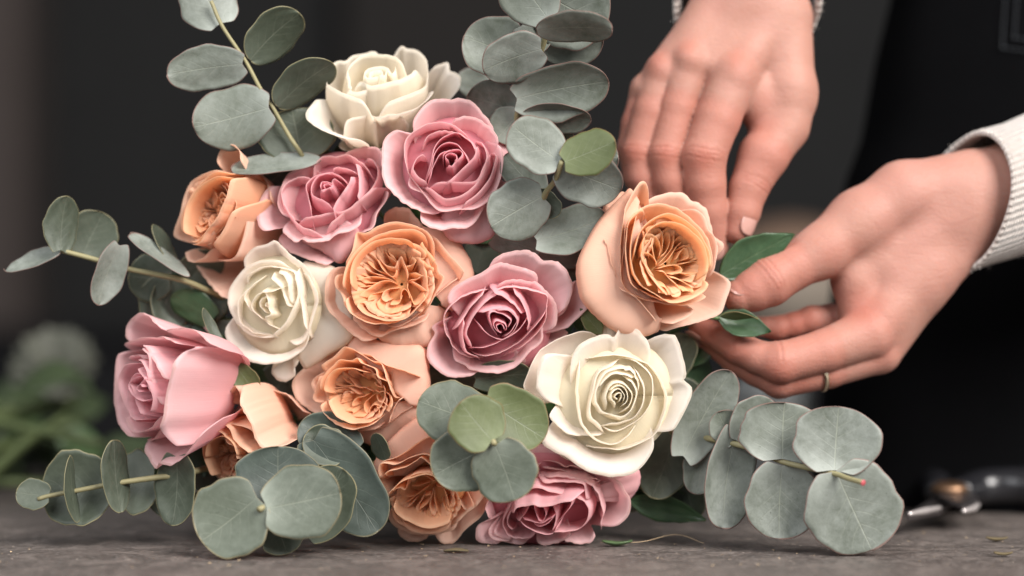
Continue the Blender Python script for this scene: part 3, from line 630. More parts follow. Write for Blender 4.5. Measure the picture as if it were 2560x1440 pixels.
rose('rose', 'light peach garden rose beside the fingers, largest at the right', 'peach_light', (1420, 440), 3.512, (900, 760), -40, (.28, .06), 205, 185, [
 [(640,700),(640,600),(700,480),(820,410),(960,420),(1090,500),(1190,620),(1220,780),(1190,930)],
 [(560,760),(590,580),(640,460),(760,360),(900,340),(1050,420),(1180,560),(1240,700),(1240,880)],
 [(620,960),(700,1010),(830,1080),(900,1110),(1050,1090),(1190,1010),(1250,900)],
 [(600,300),(560,480),(540,700),(580,880),(680,1010)],
 [(700,260),(540,380),(500,560),(500,760),(540,930),(640,1030)],
 ([(500,320),(455,560),(450,760),(480,960),(600,1060),(760,1120)], o_(fl=.04,h=.02)),
 ([(480,650),(500,420),(620,300),(780,248),(950,290),(1100,400),(1230,560),(1275,760),(1240,950)], o_(fl=.06)),
 ([(600,980),(680,1040),(860,1110),(1000,1140),(1130,1110),(1280,1035)], o_(h=.1)),
 ([(432,945),(468,800),(492,600),(490,330),(540,200),(620,70),(655,52),(690,70),(755,190)], o_(fl=.08,h=-.02)),
 ([(432,925),(380,760),(340,600),(290,505)], o_(fl=.06,h=-.12)),
 ([(415,975),(520,1032),(640,1112),(740,1240),(795,1335)], o_(fl=.06,h=0)),
 ([(440,960),(640,1080),(850,1120),(1050,1150),(1110,1190),(1000,1270),(780,1345)], o_(fl=.06)),
 ([(540,230),(700,205),(830,150),(970,124),(1060,150),(1110,200),(1240,260),(1300,450),(1330,530),(1412,600),(1400,790)], o_(fl=.2,h=-.3)),
 ([(1050,230),(1200,330),(1250,450),(1330,580),(1330,720),(1270,960)], o_(fl=.1)),
 ([(1390,780),(1477,930),(1430,1090),(1380,1212),(1250,1270),(1050,1322),(800,1372),(690,1382)], o_(fl=.24,h=-.3)),
 ([(560,120),(330,360),(200,570),(120,760),(118,950),(200,1142),(400,1322),(640,1400),(800,1350)], o_(h=-.34)),
 ([(330,390),(355,250),(440,164),(550,155),(600,200)], o_(h=-.5)),
], disc=((930,750), 270, 290, 4, .7), folds=FOLD_H, seed=7, **RW)

rose('rose', 'peach garden rose with tightly ruffled heart, centre of the bouquet', 'peach', (800, 500), 3.79, (760, 780), 0, (-.05, .14), 180, 180, [
 [(310,860),(300,700),(330,580),(420,470),(520,400),(660,360),(800,370),(930,420)],
 [(330,950),(420,1060),(560,1120),(700,1140),(830,1110),(950,1000),(1040,880)],
 [(220,900),(235,700),(290,560),(400,440),(520,350),(650,300),(800,280),(940,300),(1060,400)],
 [(230,880),(270,1030),(380,1120),(520,1170),(700,1170),(850,1100),(960,980)],
 [(190,700),(240,600),(310,470),(340,311),(400,310),(460,300),(560,240),(722,206),(862,230),(1000,292),(1080,400),(1112,560)],
 [(180,640),(150,800),(222,900),(250,1012),(350,1082),(500,1142),(640,1150)],
 ([(960,360),(1052,540),(1112,600),(1132,680),(1182,742),(1100,900),(950,1165)], o_(fl=.14,h=.06)),
 ([(900,290),(1080,340),(1200,480),(1372,690),(1410,745)], o_(fl=.08)),
 ([(550,1190),(740,1202),(930,1090),(1040,960),(1200,822),(1395,688)], o_(fl=.05)),
 ([(240,1010),(320,1142),(440,1242),(560,1292),(690,1242),(900,1182),(1110,1088)], o_(fl=.14)),
 ([(250,590),(180,592),(60,720),(38,900),(60,1022),(150,1132),(300,1282),(450,1342),(600,1350)], o_(fl=.22)),
 ([(520,1290),(700,1382),(860,1388),(1050,1362),(1150,1202),(1210,1060)], o_(h=-.4)),
 ([(960,260),(1190,288),(1292,400),(1392,560),(1437,700),(1410,800),(1230,1050)], o_(h=-.35)),
 ([(570,240),(600,118),(700,63),(820,74),(900,160),(1030,280)], o_(fl=.2)),
], disc=((690,755), 370, 370, 5, -.8), folds=FOLD_F, seed=8, **RW)

rose('rose', 'peach garden rose leaning left, below the central peach rose', 'peach', (710, 830), 4.8, (990, 745), 25, (-.32, -.06), 175, 165, [
 [(500,760),(490,640),(540,520),(640,440),(780,430),(900,440),(1010,470)],
 [(520,780),(560,900),(660,1010),(800,1080),(980,1080),(1100,1060)],
 [(440,780),(440,600),(520,480),(600,400),(680,330),(820,340),(892,304),(940,362),(1110,432),(1142,520),(1250,580),(1272,650)],
 [(400,820),(460,960),(560,1060),(700,1130),(840,1160),(1000,1130),(1150,1060)],
 ([(380,530),(432,410),(600,300),(740,168),(900,240),(1050,332),(1180,372),(1250,560),(1332,780),(1392,805)], o_(fl=.1)),
 [(420,880),(340,790),(380,640),(430,500)],
 ([(760,150),(900,250),(1030,272),(1170,352),(1400,442),(1672,512)], o_(fl=.04)),
 ([(1240,1135),(1302,960),(1372,822),(1450,780)], o_(fl=.04)),
 [(430,890),(330,700),(310,612),(380,532),(560,440)],
 ([(380,750),(400,900),(500,1060),(620,1130),(760,1180),(870,1190),(1060,1170),(1240,1130)], o_(fl=.08)),
 ([(790,160),(620,78),(460,130),(290,250),(240,400),(80,560),(48,680),(110,842),(240,942),(420,1042),(600,1122),(860,1182)], o_(fl=.22)),
 ([(810,1200),(1000,1195),(1200,1132),(1400,980),(1640,825)], o_(fl=.04)),
 ([(760,110),(850,50),(1100,128),(1400,168),(1640,200),(1682,450),(1702,700),(1640,900)], o_(h=-.3)),
 ([(830,1200),(950,1322),(1100,1382),(1220,1372),(1450,1182),(1650,1030),(1700,780)], o_(h=-.4)),
], disc=((870,760), 360, 320, 5, .8), folds=FOLD_J, seed=9, **RW)

rose('rose', 'lowest peach garden rose touching the table, partly behind eucalyptus', 'peach', (920, 1040), 4.114, (680, 770), 15, (-.04, -.32), 180, 165, [
 [(250,800),(300,700),(400,640),(520,590),(640,580),(760,640),(850,740)],
 [(250,880),(320,1010),(450,1090),(600,1150),(760,1120),(880,1060)],
 [(190,860),(240,760),(330,722),(390,742),(440,620),(520,570),(640,560),(740,650)],
 [(190,660),(200,570),(380,510),(520,430),(560,410),(700,530),(860,640)],
 [(120,700),(130,480),(300,482),(480,402),(620,380),(760,500)],
 [(220,920),(280,1080),(420,1170),(560,1220),(740,1200),(900,1120)],
 [(210,940),(110,700),(138,490),(320,400),(620,192),(850,260)],
 ([(860,1225),(870,1150),(1000,1012),(1092,940),(1060,840)], o_(fl=.06)),
 ([(900,800),(985,960),(1092,950),(1180,850),(1235,730)], o_(fl=.1)),
 ([(200,920),(212,1100),(400,1222),(540,1262),(700,1252),(900,1180),(1000,1130)], o_(fl=.1)),
 ([(60,610),(80,480),(220,290),(400,130),(540,63),(700,180),(900,300),(1150,560)], o_(h=-.3)),
 ([(260,1150),(330,1292),(430,1345),(560,1320),(650,1275)], o_(fl=.25)),
 ([(620,1250),(680,1332),(820,1362),(900,1320),(980,1212),(1160,1062),(1250,870),(1265,740)], o_(fl=.2)),
 ([(60,600),(105,690),(150,800),(205,900)], o_(h=-.2,fl=.05)),
], disc=((590,880), 330, 290, 5, .6), folds=FOLD_M, seed=10, **RW)

rose('rose', 'pink rose turned to the left at the far left of the bouquet', 'pink', (240, 770), 3.2, (375, 630), 15, (-.74, .02), 255, 190, [
 [(385,660),(355,650),(350,625),(385,605),(410,625)],
 [(345,665),(372,610),(420,560),(400,530)],
 [(420,700),(400,732),(300,692),(262,620),(300,570),(385,540)],
 [(395,872),(335,760),(300,650),(272,600),(330,520),(400,535)],
 ([(345,440),(362,500),(420,560),(480,640),(502,720),(470,850)], o_(z=.05)),
 [(385,890),(290,882),(238,790),(240,690),(262,600)],
 ([(320,390),(400,440),(440,520),(445,600),(490,690)], o_(z=.08)),
 [(410,920),(320,912),(278,880),(190,762),(132,600),(168,500),(230,450),(340,452)],
 [(240,440),(240,400),(330,385),(420,420)],
 ([(315,290),(420,350),(450,420),(450,500),(500,650),(602,800)], o_(z=.12)),
 [(480,860),(470,800),(500,710),(560,800),(600,830)],
 [(602,820),(500,902),(440,960),(280,1002),(200,930),(188,830)],
 ([(315,290),(400,308),(460,380),(560,520),(632,582)], o_(z=.18)),
 ([(170,295),(80,400),(60,560),(50,760),(70,840),(100,950),(200,1042),(310,1085)], o_(fl=.12)),
 ([(90,380),(160,290),(300,250),(430,240),(560,240),(742,292)], o_(fl=.08)),
 ([(160,330),(162,160),(260,60),(340,45),(420,90),(500,192)], o_(fl=.14)),
 ([(480,195),(620,163),(780,158),(900,208),(1005,305)], o_(fl=.1,h=-.30,z=.15)),
 ([(742,298),(690,350),(676,470),(630,660),(600,840),(556,960),(556,1085)], o_(fl=.10,h=-.12,z=.40,ends=.22,drop=.12,belly=.20,und=.035)),
 ([(310,1040),(350,1072),(440,1050),(600,830)], o_(fl=.08)),
 ([(300,1010),(310,1120),(400,1232),(460,1290),(490,1242),(600,1252),(720,1182),(860,1020),(970,890)], o_(fl=.18,h=-.2)),
 ([(500,185),(582,68),(700,98),(790,170),(900,260)], o_(h=-1.1)),
], seed=11)

rose('rose', 'peach rose turned left on the upper left edge of the bouquet', 'peach', (410, 350), 3.512, (390, 610), 100, (-.62, .12), 235, 165, [
 [(210,860),(180,760),(190,640),(240,520),(330,420),(460,350),(600,330)],
 [(210,880),(300,900),(360,860),(430,780),(500,700),(560,600),(600,480)],
 [(170,860),(150,700),(200,560),(300,420),(450,300),(610,290)],
 ([(200,920),(340,902),(410,800),(490,720),(552,600),(600,500),(645,300)], o_(z=.1)),
 ([(320,1030),(420,950),(540,830),(620,690),(690,540),(720,470)], o_(z=.03,ends=.3,drop=.25)),
 ([(270,1010),(380,900),(470,790),(540,690),(620,520),(660,400)], o_(z=.06,ends=.25,drop=.2,fl=.1)),
 ([(130,920),(48,820),(108,640),(140,500),(200,378),(290,318),(420,270),(560,250)], o_(fl=.12)),
 ([(455,260),(470,120),(530,58),(620,50),(678,120),(690,260)], o_(fl=.2)),
 ([(130,930),(200,1062),(320,1042),(400,980),(460,910)], o_(fl=.08)),
 ([(610,300),(700,450),(670,640),(600,800),(520,930)], o_(z=.06,h=-.16,ends=.3,drop=.3,fl=.08)),
 ([(210,1075),(330,1042),(600,1050),(700,900),(760,640),(860,420)], o_(h=-.3,z=.12,ends=.3,drop=.25,fl=.05)),
 ([(640,280),(800,285),(900,370),(950,600)], o_(h=-.5)),
 ([(120,1010),(210,1082),(310,1202),(420,1322),(540,1395),(600,1290)], o_(fl=.1,h=-.4)),
], disc=((380,620), 220, 260, 5, .6), seed=12, **RW)

rose('rose', 'peach rose facing down left, between pink rose and front eucalyptus', 'peach', (240, 770), 3.2, (1030, 1180), 75, (-.55, -.25), 220, 150, [
 [(880,1220),(900,1100),(960,1040),(1060,1010),(1140,1080),(1170,1190)],
 [(930,910),(900,1000),(860,1100),(880,1230),(940,1372)],
 ([(970,960),(1060,1000),(1080,1060),(1150,1090),(1160,1180),(1185,1212)], o_(z=.1)),
 ([(1040,905),(1100,940),(1150,1040),(1260,1130),(1290,1150)], o_(z=.15)),
 ([(940,905),(1050,908),(1280,950),(1330,1100)], o_(z=.1)),
 ([(1050,890),(1180,800),(1230,780),(1300,950),(1340,1100),(1430,1115)], o_(h=-.2,z=.2)),
 ([(1120,640),(1190,720),(1250,830),(1290,920),(1320,1020),(1410,1105),(1500,1100)], o_(h=-.2,fl=.12,z=.5,ends=.22,drop=.12,belly=.16,und=.04)),
 ([(1060,800),(1060,700),(1130,620),(1170,690),(1200,760)], o_(h=-.5,z=.4)),
 ([(850,1130),(880,1250),(950,1400),(1100,1440),(1300,1400)], o_(h=-.2)),
 ([(1150,690),(1350,660),(1500,680),(1620,780),(1720,850)], o_(h=-.8)),
], disc=((1030,1190), 150, 170, 4, .6), seed=13, **RW)

rose('rose', 'topmost cream rose tilted upward against the dark wall', 'white', (760, 90), 4.8, (940, 430), 110, (.02, .68), 215, 175, [
 [(850,500),(800,480),(850,440),(940,440),(960,480),(900,510)],
 [(1000,440),(960,490),(800,530),(740,470),(800,400),(950,380),(1080,440)],
 [(720,500),(790,545),(900,515),(980,490),(1005,430),(1060,470),(1100,420),(1080,340)],
 [(630,600),(540,480),(560,350),(680,230),(850,200),(1060,230),(1180,330),(1222,465)],
 [(600,600),(700,570),(850,622),(1000,580),(1160,540),(1290,460),(1362,330)],
 [(620,610),(560,600),(510,470),(560,420)],
 [(490,640),(640,690),(860,645),(1110,565)],
 ([(890,860),(700,780),(500,702),(350,620),(282,560),(330,440),(320,325),(400,270),(490,270),(560,200),(700,170),(850,130),(990,150)], o_(fl=.12)),
 ([(970,145),(1140,60),(1212,95),(1330,120),(1430,210),(1472,330),(1475,500),(1440,620),(1200,740),(860,870)], o_(fl=.10)),
 ([(810,960),(960,985),(1060,952),(1200,932),(1400,850),(1550,690),(1590,530)], o_(fl=.3)),
 ([(1460,335),(1590,290),(1712,262),(1745,370),(1862,430),(1862,560),(1790,735)], o_(fl=.2,h=-.25)),
 ([(430,1110),(560,1012),(750,972),(900,982),(1100,950),(1230,980),(1290,930)], o_(h=-.33,z=.05)),
 ([(300,680),(180,710),(100,822),(48,920),(70,1012),(200,1122),(400,1212),(600,1262),(745,1312)], o_(fl=.3,h=-.25)),
 ([(350,1180),(430,1342),(700,1402),(930,1335),(1150,1180)], o_(h=-.9)),
], seed=14)

# ---------------------------------------------------------------- leaves
LSEED = [0]
def leaf_mesh(b, t, wpx, roll=0.0, curl=.06, cup=.05, mat='euca', parent=None, name='leaf', shape='round', label=None, thick=.00026):
    """b, t: (px, py, depth) of the foot and tip as seen; wpx: width as seen; roll: degrees turned about the midrib"""
    LSEED[0] += 1; sd = LSEED[0]; r = np.random.default_rng(sd*13)
    B, T = P(*b), P(*t)
    if shape == 'round': B = B+.06*(T-B)
    al = T-B; Ln = np.linalg.norm(al); al /= Ln
    vd = (B+T)/2-np.array([0, -DIST, HC]); vd /= np.linalg.norm(vd)
    side = np.cross(al, vd); side /= np.linalg.norm(side); nrm = np.cross(side, al)
    if nrm@vd > 0: nrm = -nrm
    a = R_(roll); sd2 = side*math.cos(a)+nrm*math.sin(a); nr2 = nrm*math.cos(a)-side*math.sin(a)
    k = 1+(b[2]+t[2])/2/FP
    W = wpx*S*k/max(.15, abs(math.cos(a)))
    nu, nv = 17, 25
    vv = .5-.5*np.cos(np.pi*np.linspace(0, 1, nv)); u = np.linspace(-1, 1, nu)
    U, V = np.meshgrid(u, vv, indexing='ij')
    if shape == 'round':
        pw = r.uniform(.44, .50); V0 = V; v0_ = .045 if abs(roll) < 32 else .004; Vp = v0_+(1-v0_)*V; half = .5*np.clip(1-np.abs(2*Vp-1)**(2+r.uniform(0, .35)), 0, 1)**pw
        asym = 1+.04*np.sin(3*V*math.pi+r.uniform(0, 6))*U
        half = half*asym
        y = V-(.07 if abs(roll) < 32 else .01)*np.abs(U)**1.3*(1-np.abs(U)**6*.35)*(1-V)**5
        half = half*(1+.022*np.sin(V*math.pi*r.uniform(5, 8)+r.uniform(0, 6))*np.abs(U))
    else:
        half = .5*np.sin(math.pi*V**.85)**.9*(1-.25*V); ser = .045*np.abs(((V*13) % 1)-.2)
        half = half*(1+(ser*2.2)*(np.abs(U) > .9)*(shape == 'serrate')); y = V
    x = U*half
    z = Ln*(curl*(4*(V-.5)**2-1)*r.uniform(.7, 1.3)+r.normal(0, .02)*(V-.5))+W*(cup*r.uniform(-.8, 3.2)*(4*x*x)*1.2)
    z = z+.016*Ln*wob(U*2.2, V*3, sd*5)*(np.abs(U)+.2)+.03*Ln*r.normal()*U*V+.04*Ln*r.normal()*V**3
    pos = B+al*(Ln*y)[..., None]+sd2*(W*x)[..., None]+nr2*z[..., None]
    mz = pos[..., 2].min()
    if mz < .0006: pos[..., 2] += .0006-mz
    Vq = (v0_+(1-v0_)*V) if shape == 'round' else V; rho = np.maximum(np.sqrt(U**2*(1-(2*Vq-1)**2)+(2*Vq-1)**2), (V < .004)*1.0)
    o = mesh_obj(name, pos.reshape(-1, 3), grid_faces(nu, nv), M[mat], parent,
                 {'lu': U.ravel(), 'lv': V.ravel(), 'rho': rho.ravel(), 'seed': np.full(nu*nv, r.random())}, thick=thick)
    if label: o['label'] = label
    return o

def sprig(name, label, cat, stem, leaves, rad=(.0009, .0012, .0016), smat='stem', tip=False, group='eucalyptus sprigs in the bouquet', shape='round', mat='euca'):
    pts = [P(*q) for q in stem]
    root = thing(name, label, cat, pts[-1], group)
    V, F = tube(pts, rad, 8, 10*len(stem)); mesh_obj('stem', V, F, M[smat], root)
    if tip:
        V, F = tube([pts[0]+(pts[0]-pts[1])*.05, pts[0]+(pts[0]-pts[1])*.01, pts[0]-(pts[0]-pts[1])*.03], [.0005, .0013, .0010], 10, 8)
        mesh_obj('bud', V, F, M['bud'], root)
    for l in leaves:
        o = dict(l[3]) if len(l) > 3 else {}
        o.setdefault('mat', mat)
        d = o.pop('d', 0); db = o.pop('db', d)
        o.setdefault('roll', float(np.random.default_rng(LSEED[0]).uniform(-22, 22)))
        leaf_mesh((*l[0], db), (*l[1], d), l[2], parent=root, shape=shape, **o)
    return root

sprig('eucalyptus_sprig', 'tall eucalyptus sprig rising at upper left beside the topmost cream rose', 'sprig',
 [(528,3,60),(556,66,60),(615,155,70),(650,220,75),(680,266,80),(720,335,95),(756,390,110),(860,560,300)], [
 [(556,66),(488,-66),146,o_(d=75,roll=12)],
 [(618,158),(418,186),112,o_(d=60,roll=-12)],
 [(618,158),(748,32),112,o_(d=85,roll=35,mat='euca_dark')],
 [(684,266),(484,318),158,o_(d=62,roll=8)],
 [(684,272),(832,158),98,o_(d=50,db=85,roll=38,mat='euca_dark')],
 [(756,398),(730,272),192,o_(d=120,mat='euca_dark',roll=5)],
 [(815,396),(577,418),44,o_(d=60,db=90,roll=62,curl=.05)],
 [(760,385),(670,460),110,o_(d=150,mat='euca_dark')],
 ], rad=(.0008,.0008,.0009,.0010,.0012))

sprig('eucalyptus_sprig', 'pale silvery eucalyptus sprig at top centre rising out of the frame', 'sprig',
 [(1373,48,-60),(1357,115,-20),(1325,200,30),(1295,282,70),(1290,380,150),(1300,560,300)], [
 [(1374,52),(1262,-92),150,o_(d=-70,roll=-15)],
 [(1350,-20),(1512,70),205,o_(d=-20,roll=10)],
 [(1330,76),(1531,74),72,o_(d=-110,db=-80,roll=50,curl=.04)],
 [(1322,150),(1160,88),158,o_(d=30,roll=12)],
 [(1300,60),(1362,128),100,o_(d=0,roll=-20)],
 [(1362,118),(1208,176),124,o_(d=-40,roll=-25)],
 [(1350,112),(1508,95),120,o_(d=10,roll=30)],
 [(1277,250),(1522,205),140,o_(d=0,roll=20,db=30)],
 [(1305,284),(1168,240),118,o_(d=90,roll=-18,mat='euca')],
 [(1300,278),(1240,350),100,o_(d=75,roll=10)],
 [(1296,290),(1478,300),75,o_(d=50,roll=40)],
 [(1225,235),(1146,185),74,o_(d=260,roll=0)],
 [(1290,330),(1440,350),70,o_(d=110,roll=45)],
 ], rad=(.0010,.0013,.0015,.0018))

sprig('eucalyptus_sprig', 'eucalyptus sprig with one olive green leaf, between pink rose and light peach rose', 'sprig',
 [(1405,403,-120),(1388,450,-80),(1362,487,-30),(1345,545,20),(1330,640,120),(1360,800,300)], [
 [(1406,408),(1280,312),134,o_(d=-120,db=-105,roll=15)],
 [(1404,408),(1538,352),112,o_(d=-150,db=-125,roll=-15,mat='euca_olive',label='olive green leaf nearest the camera')],
 [(1390,415),(1553,478),140,o_(d=-85,db=-95,roll=12)],
 [(1410,400),(1546,392),110,o_(d=-30,roll=20)],
 [(1366,486),(1226,566),150,o_(d=-50,db=-30,roll=-10)],
 [(1358,492),(1262,388),92,o_(d=0,roll=20)],
 [(1340,480),(1395,540),60,o_(d=-5,roll=10,mat='euca_dark')],
 [(1330,604),(1516,545),112,o_(d=15,roll=-22,mat='euca')],
 [(1225,590),(1350,632),75,o_(d=60,roll=25)],
 [(1340,620),(1470,640),80,o_(d=80,roll=30)],
 [(1400,660),(1480,720),60,o_(d=110,roll=10,mat='euca_dark')],
 ], rad=(.0010,.0013,.0016,.0020))

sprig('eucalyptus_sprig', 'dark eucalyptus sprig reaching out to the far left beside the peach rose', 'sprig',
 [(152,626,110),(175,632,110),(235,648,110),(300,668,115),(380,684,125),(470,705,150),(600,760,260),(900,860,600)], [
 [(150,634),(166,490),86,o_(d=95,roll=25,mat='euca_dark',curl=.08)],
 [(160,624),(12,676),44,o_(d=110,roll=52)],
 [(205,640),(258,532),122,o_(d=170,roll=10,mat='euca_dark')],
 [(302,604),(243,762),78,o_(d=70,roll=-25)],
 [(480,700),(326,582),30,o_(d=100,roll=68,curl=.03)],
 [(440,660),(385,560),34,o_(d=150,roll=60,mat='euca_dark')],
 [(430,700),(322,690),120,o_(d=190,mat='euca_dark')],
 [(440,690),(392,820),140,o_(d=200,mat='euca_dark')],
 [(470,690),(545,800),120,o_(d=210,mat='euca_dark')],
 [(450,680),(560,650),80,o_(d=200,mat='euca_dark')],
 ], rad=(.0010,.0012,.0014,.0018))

sprig('eucalyptus_sprig', 'dark eucalyptus sprig resting on the table at lower left', 'sprig',
 [(95,1248,30),(122,1240,30),(195,1226,35),(290,1208,45),(390,1194,60),(480,1180,90),(700,1120,300)], [
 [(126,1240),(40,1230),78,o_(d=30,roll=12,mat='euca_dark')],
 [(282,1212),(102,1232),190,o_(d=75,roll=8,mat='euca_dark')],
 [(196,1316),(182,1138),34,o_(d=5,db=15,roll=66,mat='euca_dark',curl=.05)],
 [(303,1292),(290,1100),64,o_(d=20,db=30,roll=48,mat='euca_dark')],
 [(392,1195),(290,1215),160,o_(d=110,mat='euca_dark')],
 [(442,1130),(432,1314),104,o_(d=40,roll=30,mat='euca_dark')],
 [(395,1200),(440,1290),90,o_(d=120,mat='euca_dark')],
 ], rad=(.0009,.0011,.0014,.0018))

sprig('eucalyptus_sprig', 'eucalyptus sprig with broad round leaves nearest the camera at bottom left', 'sprig',
 [(647,1274,-195),(660,1268,-180),(720,1250,-120),(790,1225,-60),(900,1180,60),(1100,1080,400)], [
 [(650,1276),(508,1392),200,o_(d=-165,db=-180,roll=14,mat='euca_mid')],
 [(656,1274),(850,1230),188,o_(d=-190,db=-185,roll=-12,mat='euca_mid')],
 [(700,1275),(694,1117),222,o_(d=-60,db=-90,roll=10,mat='euca_teal')],
 [(755,1345),(858,1172),150,o_(d=-75,db=-85,roll=-15,mat='euca_dark')],
 [(690,1290),(716,1386),112,o_(d=-115,mat='euca_dark')],
 [(775,1085),(945,1330),172,o_(d=-35,db=-10,roll=15,mat='euca_teal')],
 [(900,1130),(748,1062),120,o_(d=20,roll=10,mat='euca_teal')],
 [(860,1140),(762,1090),100,o_(d=0,roll=10,mat='euca_dark')],
 [(935,1080),(965,1150),40,o_(d=0,roll=60,mat='euca_dark')],
 ], rad=(.0012,.0014,.0018,.0022))

sprig('eucalyptus_sprig', 'eucalyptus rosette in front of the lowest peach and pink roses', 'sprig',
 [(1236,1110,-190),(1232,1100,-170),(1225,1070,-90),(1220,1030,40),(1300,1000,500)], [
 [(1225,1065),(1046,1000),160,o_(d=-100,db=-120,roll=12,mat='euca_mid')],
 [(1205,995),(1362,1095),152,o_(d=-125,db=-120,roll=-10,mat='euca_olive')],
 [(1236,1108),(1150,1006),146,o_(d=-185,db=-180,roll=12,mat='euca_olive')],
 [(1240,1108),(1086,1186),164,o_(d=-140,db=-155,roll=-8,mat='euca_mid')],
 [(1234,1104),(1290,1248),162,o_(d=-175,db=-178,roll=12,mat='euca_mid')],
 [(1180,950),(1330,935),84,o_(d=60,roll=20,mat='euca_dark')],
 ], rad=(.0011,.0013,.0016,.0020))

sprig('eucalyptus_sprig', 'long eucalyptus sprig lying on the table at right with a red stem tip', 'sprig',
 [(2158,1207,-215),(2120,1196,-170),(2086,1184,-130),(2020,1170,-95),(1955,1154,-60),(1895,1128,-30),(1838,1110,0),(1765,1095,60),(1650,1070,180),(1500,1010,500)], [
 [(2086,1186),(2098,1016),220,o_(d=-115,db=-130,roll=8)],
 [(2086,1184),(2180,1394),240,o_(d=-128,db=-135,roll=-8)],
 [(1955,1157),(1962,1006),218,o_(d=-55,db=-65,roll=12)],
 [(1955,1152),(1948,1348),178,o_(d=-70,db=-62,roll=-12)],
 [(1842,1112),(1935,1004),124,o_(d=10,db=0,roll=25)],
 [(1842,1060),(1808,1322),118,o_(d=-15,db=0,roll=-28)],
 [(1838,1112),(1795,1030),84,o_(d=5,roll=10)],
 [(1700,1154),(1828,928),122,o_(d=30,db=50,roll=18)],
 [(1690,1085),(1630,1245),122,o_(d=130,mat='euca_dark',roll=10)],
 [(1762,1110),(1738,1236),84,o_(d=60,roll=15)],
 ], rad=(.0010,.0011,.0013,.0015,.0018), tip=True)

def rose_leaves(label, cat, stem, leaves, **k):
    return sprig('rose_leaf_spray', label, cat, stem, leaves, smat='stem_dark', group='rose leaves among the flowers', mat='rose_leaf', **k)
rose_leaves('glossy dark green rose leaf held between the two hands', 'leaf', [(1810,700,120),(1700,760,170),(1600,860,500)],
 [[(1800,690),(1985,585),112,o_(d=130,db=120,roll=15)]], shape='serrate')
rose_leaves('small green rose leaf between thumb and forefinger of the lower hand', 'leaf', [(1800,795,110),(1740,800,150),(1600,880,500)],
 [[(1795,792),(1928,828),74,o_(d=80,db=110,roll=-20)], [(1800,790),(1895,800),26,o_(d=70,roll=50,mat='euca_olive')]], shape='serrate')
rose_leaves('green rose leaf on the table behind the lowest pink rose', 'leaf', [(1560,1240,170),(1450,1180,260)],
 [[(1575,1250),(1765,1300),74,o_(d=140,db=170,roll=30,mat='rose_leaf')], [(1585,1230),(1740,1250),60,o_(d=190,roll=30)]], shape='serrate')
rose_leaves('small leaves under the light peach rose beside the cream rose', 'leaf', [(1490,840,60),(1440,880,200)],
 [[(1505,835),(1452,770),50,o_(d=40,roll=20,mat='euca_olive')], [(1495,840),(1470,790),60,o_(d=80)], [(1500,830),(1560,860),50,o_(d=90)]], shape='serrate')
rose_leaves('slim green leaves between the far left pink rose and the cream rose', 'leaf', [(565,900,80),(700,980,300)],
 [[(565,880),(505,772),26,o_(d=50,roll=30,mat='euca_dark')], [(590,915),(640,985),62,o_(d=60,roll=10,mat='euca_olive')], [(600,930),(520,840),70,o_(d=150)], [(540,800),(430,740),80,o_(d=180)]])
rng2 = np.random.default_rng(5)
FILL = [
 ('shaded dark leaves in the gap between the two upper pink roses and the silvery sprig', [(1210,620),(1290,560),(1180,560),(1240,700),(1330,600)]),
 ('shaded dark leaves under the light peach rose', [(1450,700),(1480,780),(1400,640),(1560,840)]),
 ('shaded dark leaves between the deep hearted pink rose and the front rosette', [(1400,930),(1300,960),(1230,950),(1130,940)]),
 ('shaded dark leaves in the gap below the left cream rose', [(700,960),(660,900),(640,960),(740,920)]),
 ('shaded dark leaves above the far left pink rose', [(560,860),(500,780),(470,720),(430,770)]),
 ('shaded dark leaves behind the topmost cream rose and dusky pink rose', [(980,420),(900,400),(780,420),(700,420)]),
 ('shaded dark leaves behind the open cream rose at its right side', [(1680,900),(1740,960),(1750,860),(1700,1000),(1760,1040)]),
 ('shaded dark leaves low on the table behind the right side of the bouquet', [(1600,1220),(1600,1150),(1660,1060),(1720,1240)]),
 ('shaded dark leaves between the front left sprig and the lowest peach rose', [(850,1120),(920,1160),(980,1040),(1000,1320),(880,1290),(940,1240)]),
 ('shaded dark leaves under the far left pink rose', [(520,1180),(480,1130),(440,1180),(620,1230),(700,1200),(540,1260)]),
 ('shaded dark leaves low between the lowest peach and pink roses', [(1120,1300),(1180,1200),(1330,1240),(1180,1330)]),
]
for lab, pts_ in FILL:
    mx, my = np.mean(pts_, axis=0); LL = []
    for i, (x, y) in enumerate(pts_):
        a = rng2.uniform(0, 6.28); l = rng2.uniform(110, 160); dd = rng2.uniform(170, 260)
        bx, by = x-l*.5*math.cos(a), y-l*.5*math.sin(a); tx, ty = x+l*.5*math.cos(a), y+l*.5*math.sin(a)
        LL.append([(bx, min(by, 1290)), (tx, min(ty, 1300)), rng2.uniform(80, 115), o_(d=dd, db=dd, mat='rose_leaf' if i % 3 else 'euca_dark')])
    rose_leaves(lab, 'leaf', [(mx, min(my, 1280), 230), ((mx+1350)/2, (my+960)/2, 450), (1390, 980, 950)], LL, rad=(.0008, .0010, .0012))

# ---------------------------------------------------------------- person: one continuous body surface grown round the joints
def U3(px, py, d):     # in units of S, (x, y, z)
    return P(px, py, d)/S
def smin(a, b, k):
    h = np.clip(.5+.5*(b-a)/k, 0, 1); return b*(1-h)+a*h-k*h*(1-h)
def cone(p, a, b, ra, rb):
    ab = b-a; t = np.clip(((p-a)@ab)/(ab@ab), 0, 1)
    return np.linalg.norm(p-a-t[:, None]*ab, axis=1)-(ra+(rb-ra)*t)

class Hand:
    def __init__(s): s.palm = []; s.fingers = []; s.cre = []; s.red = []; s.names = {}
HR = Hand(); HL = Hand()
def q(*a): return U3(*a)
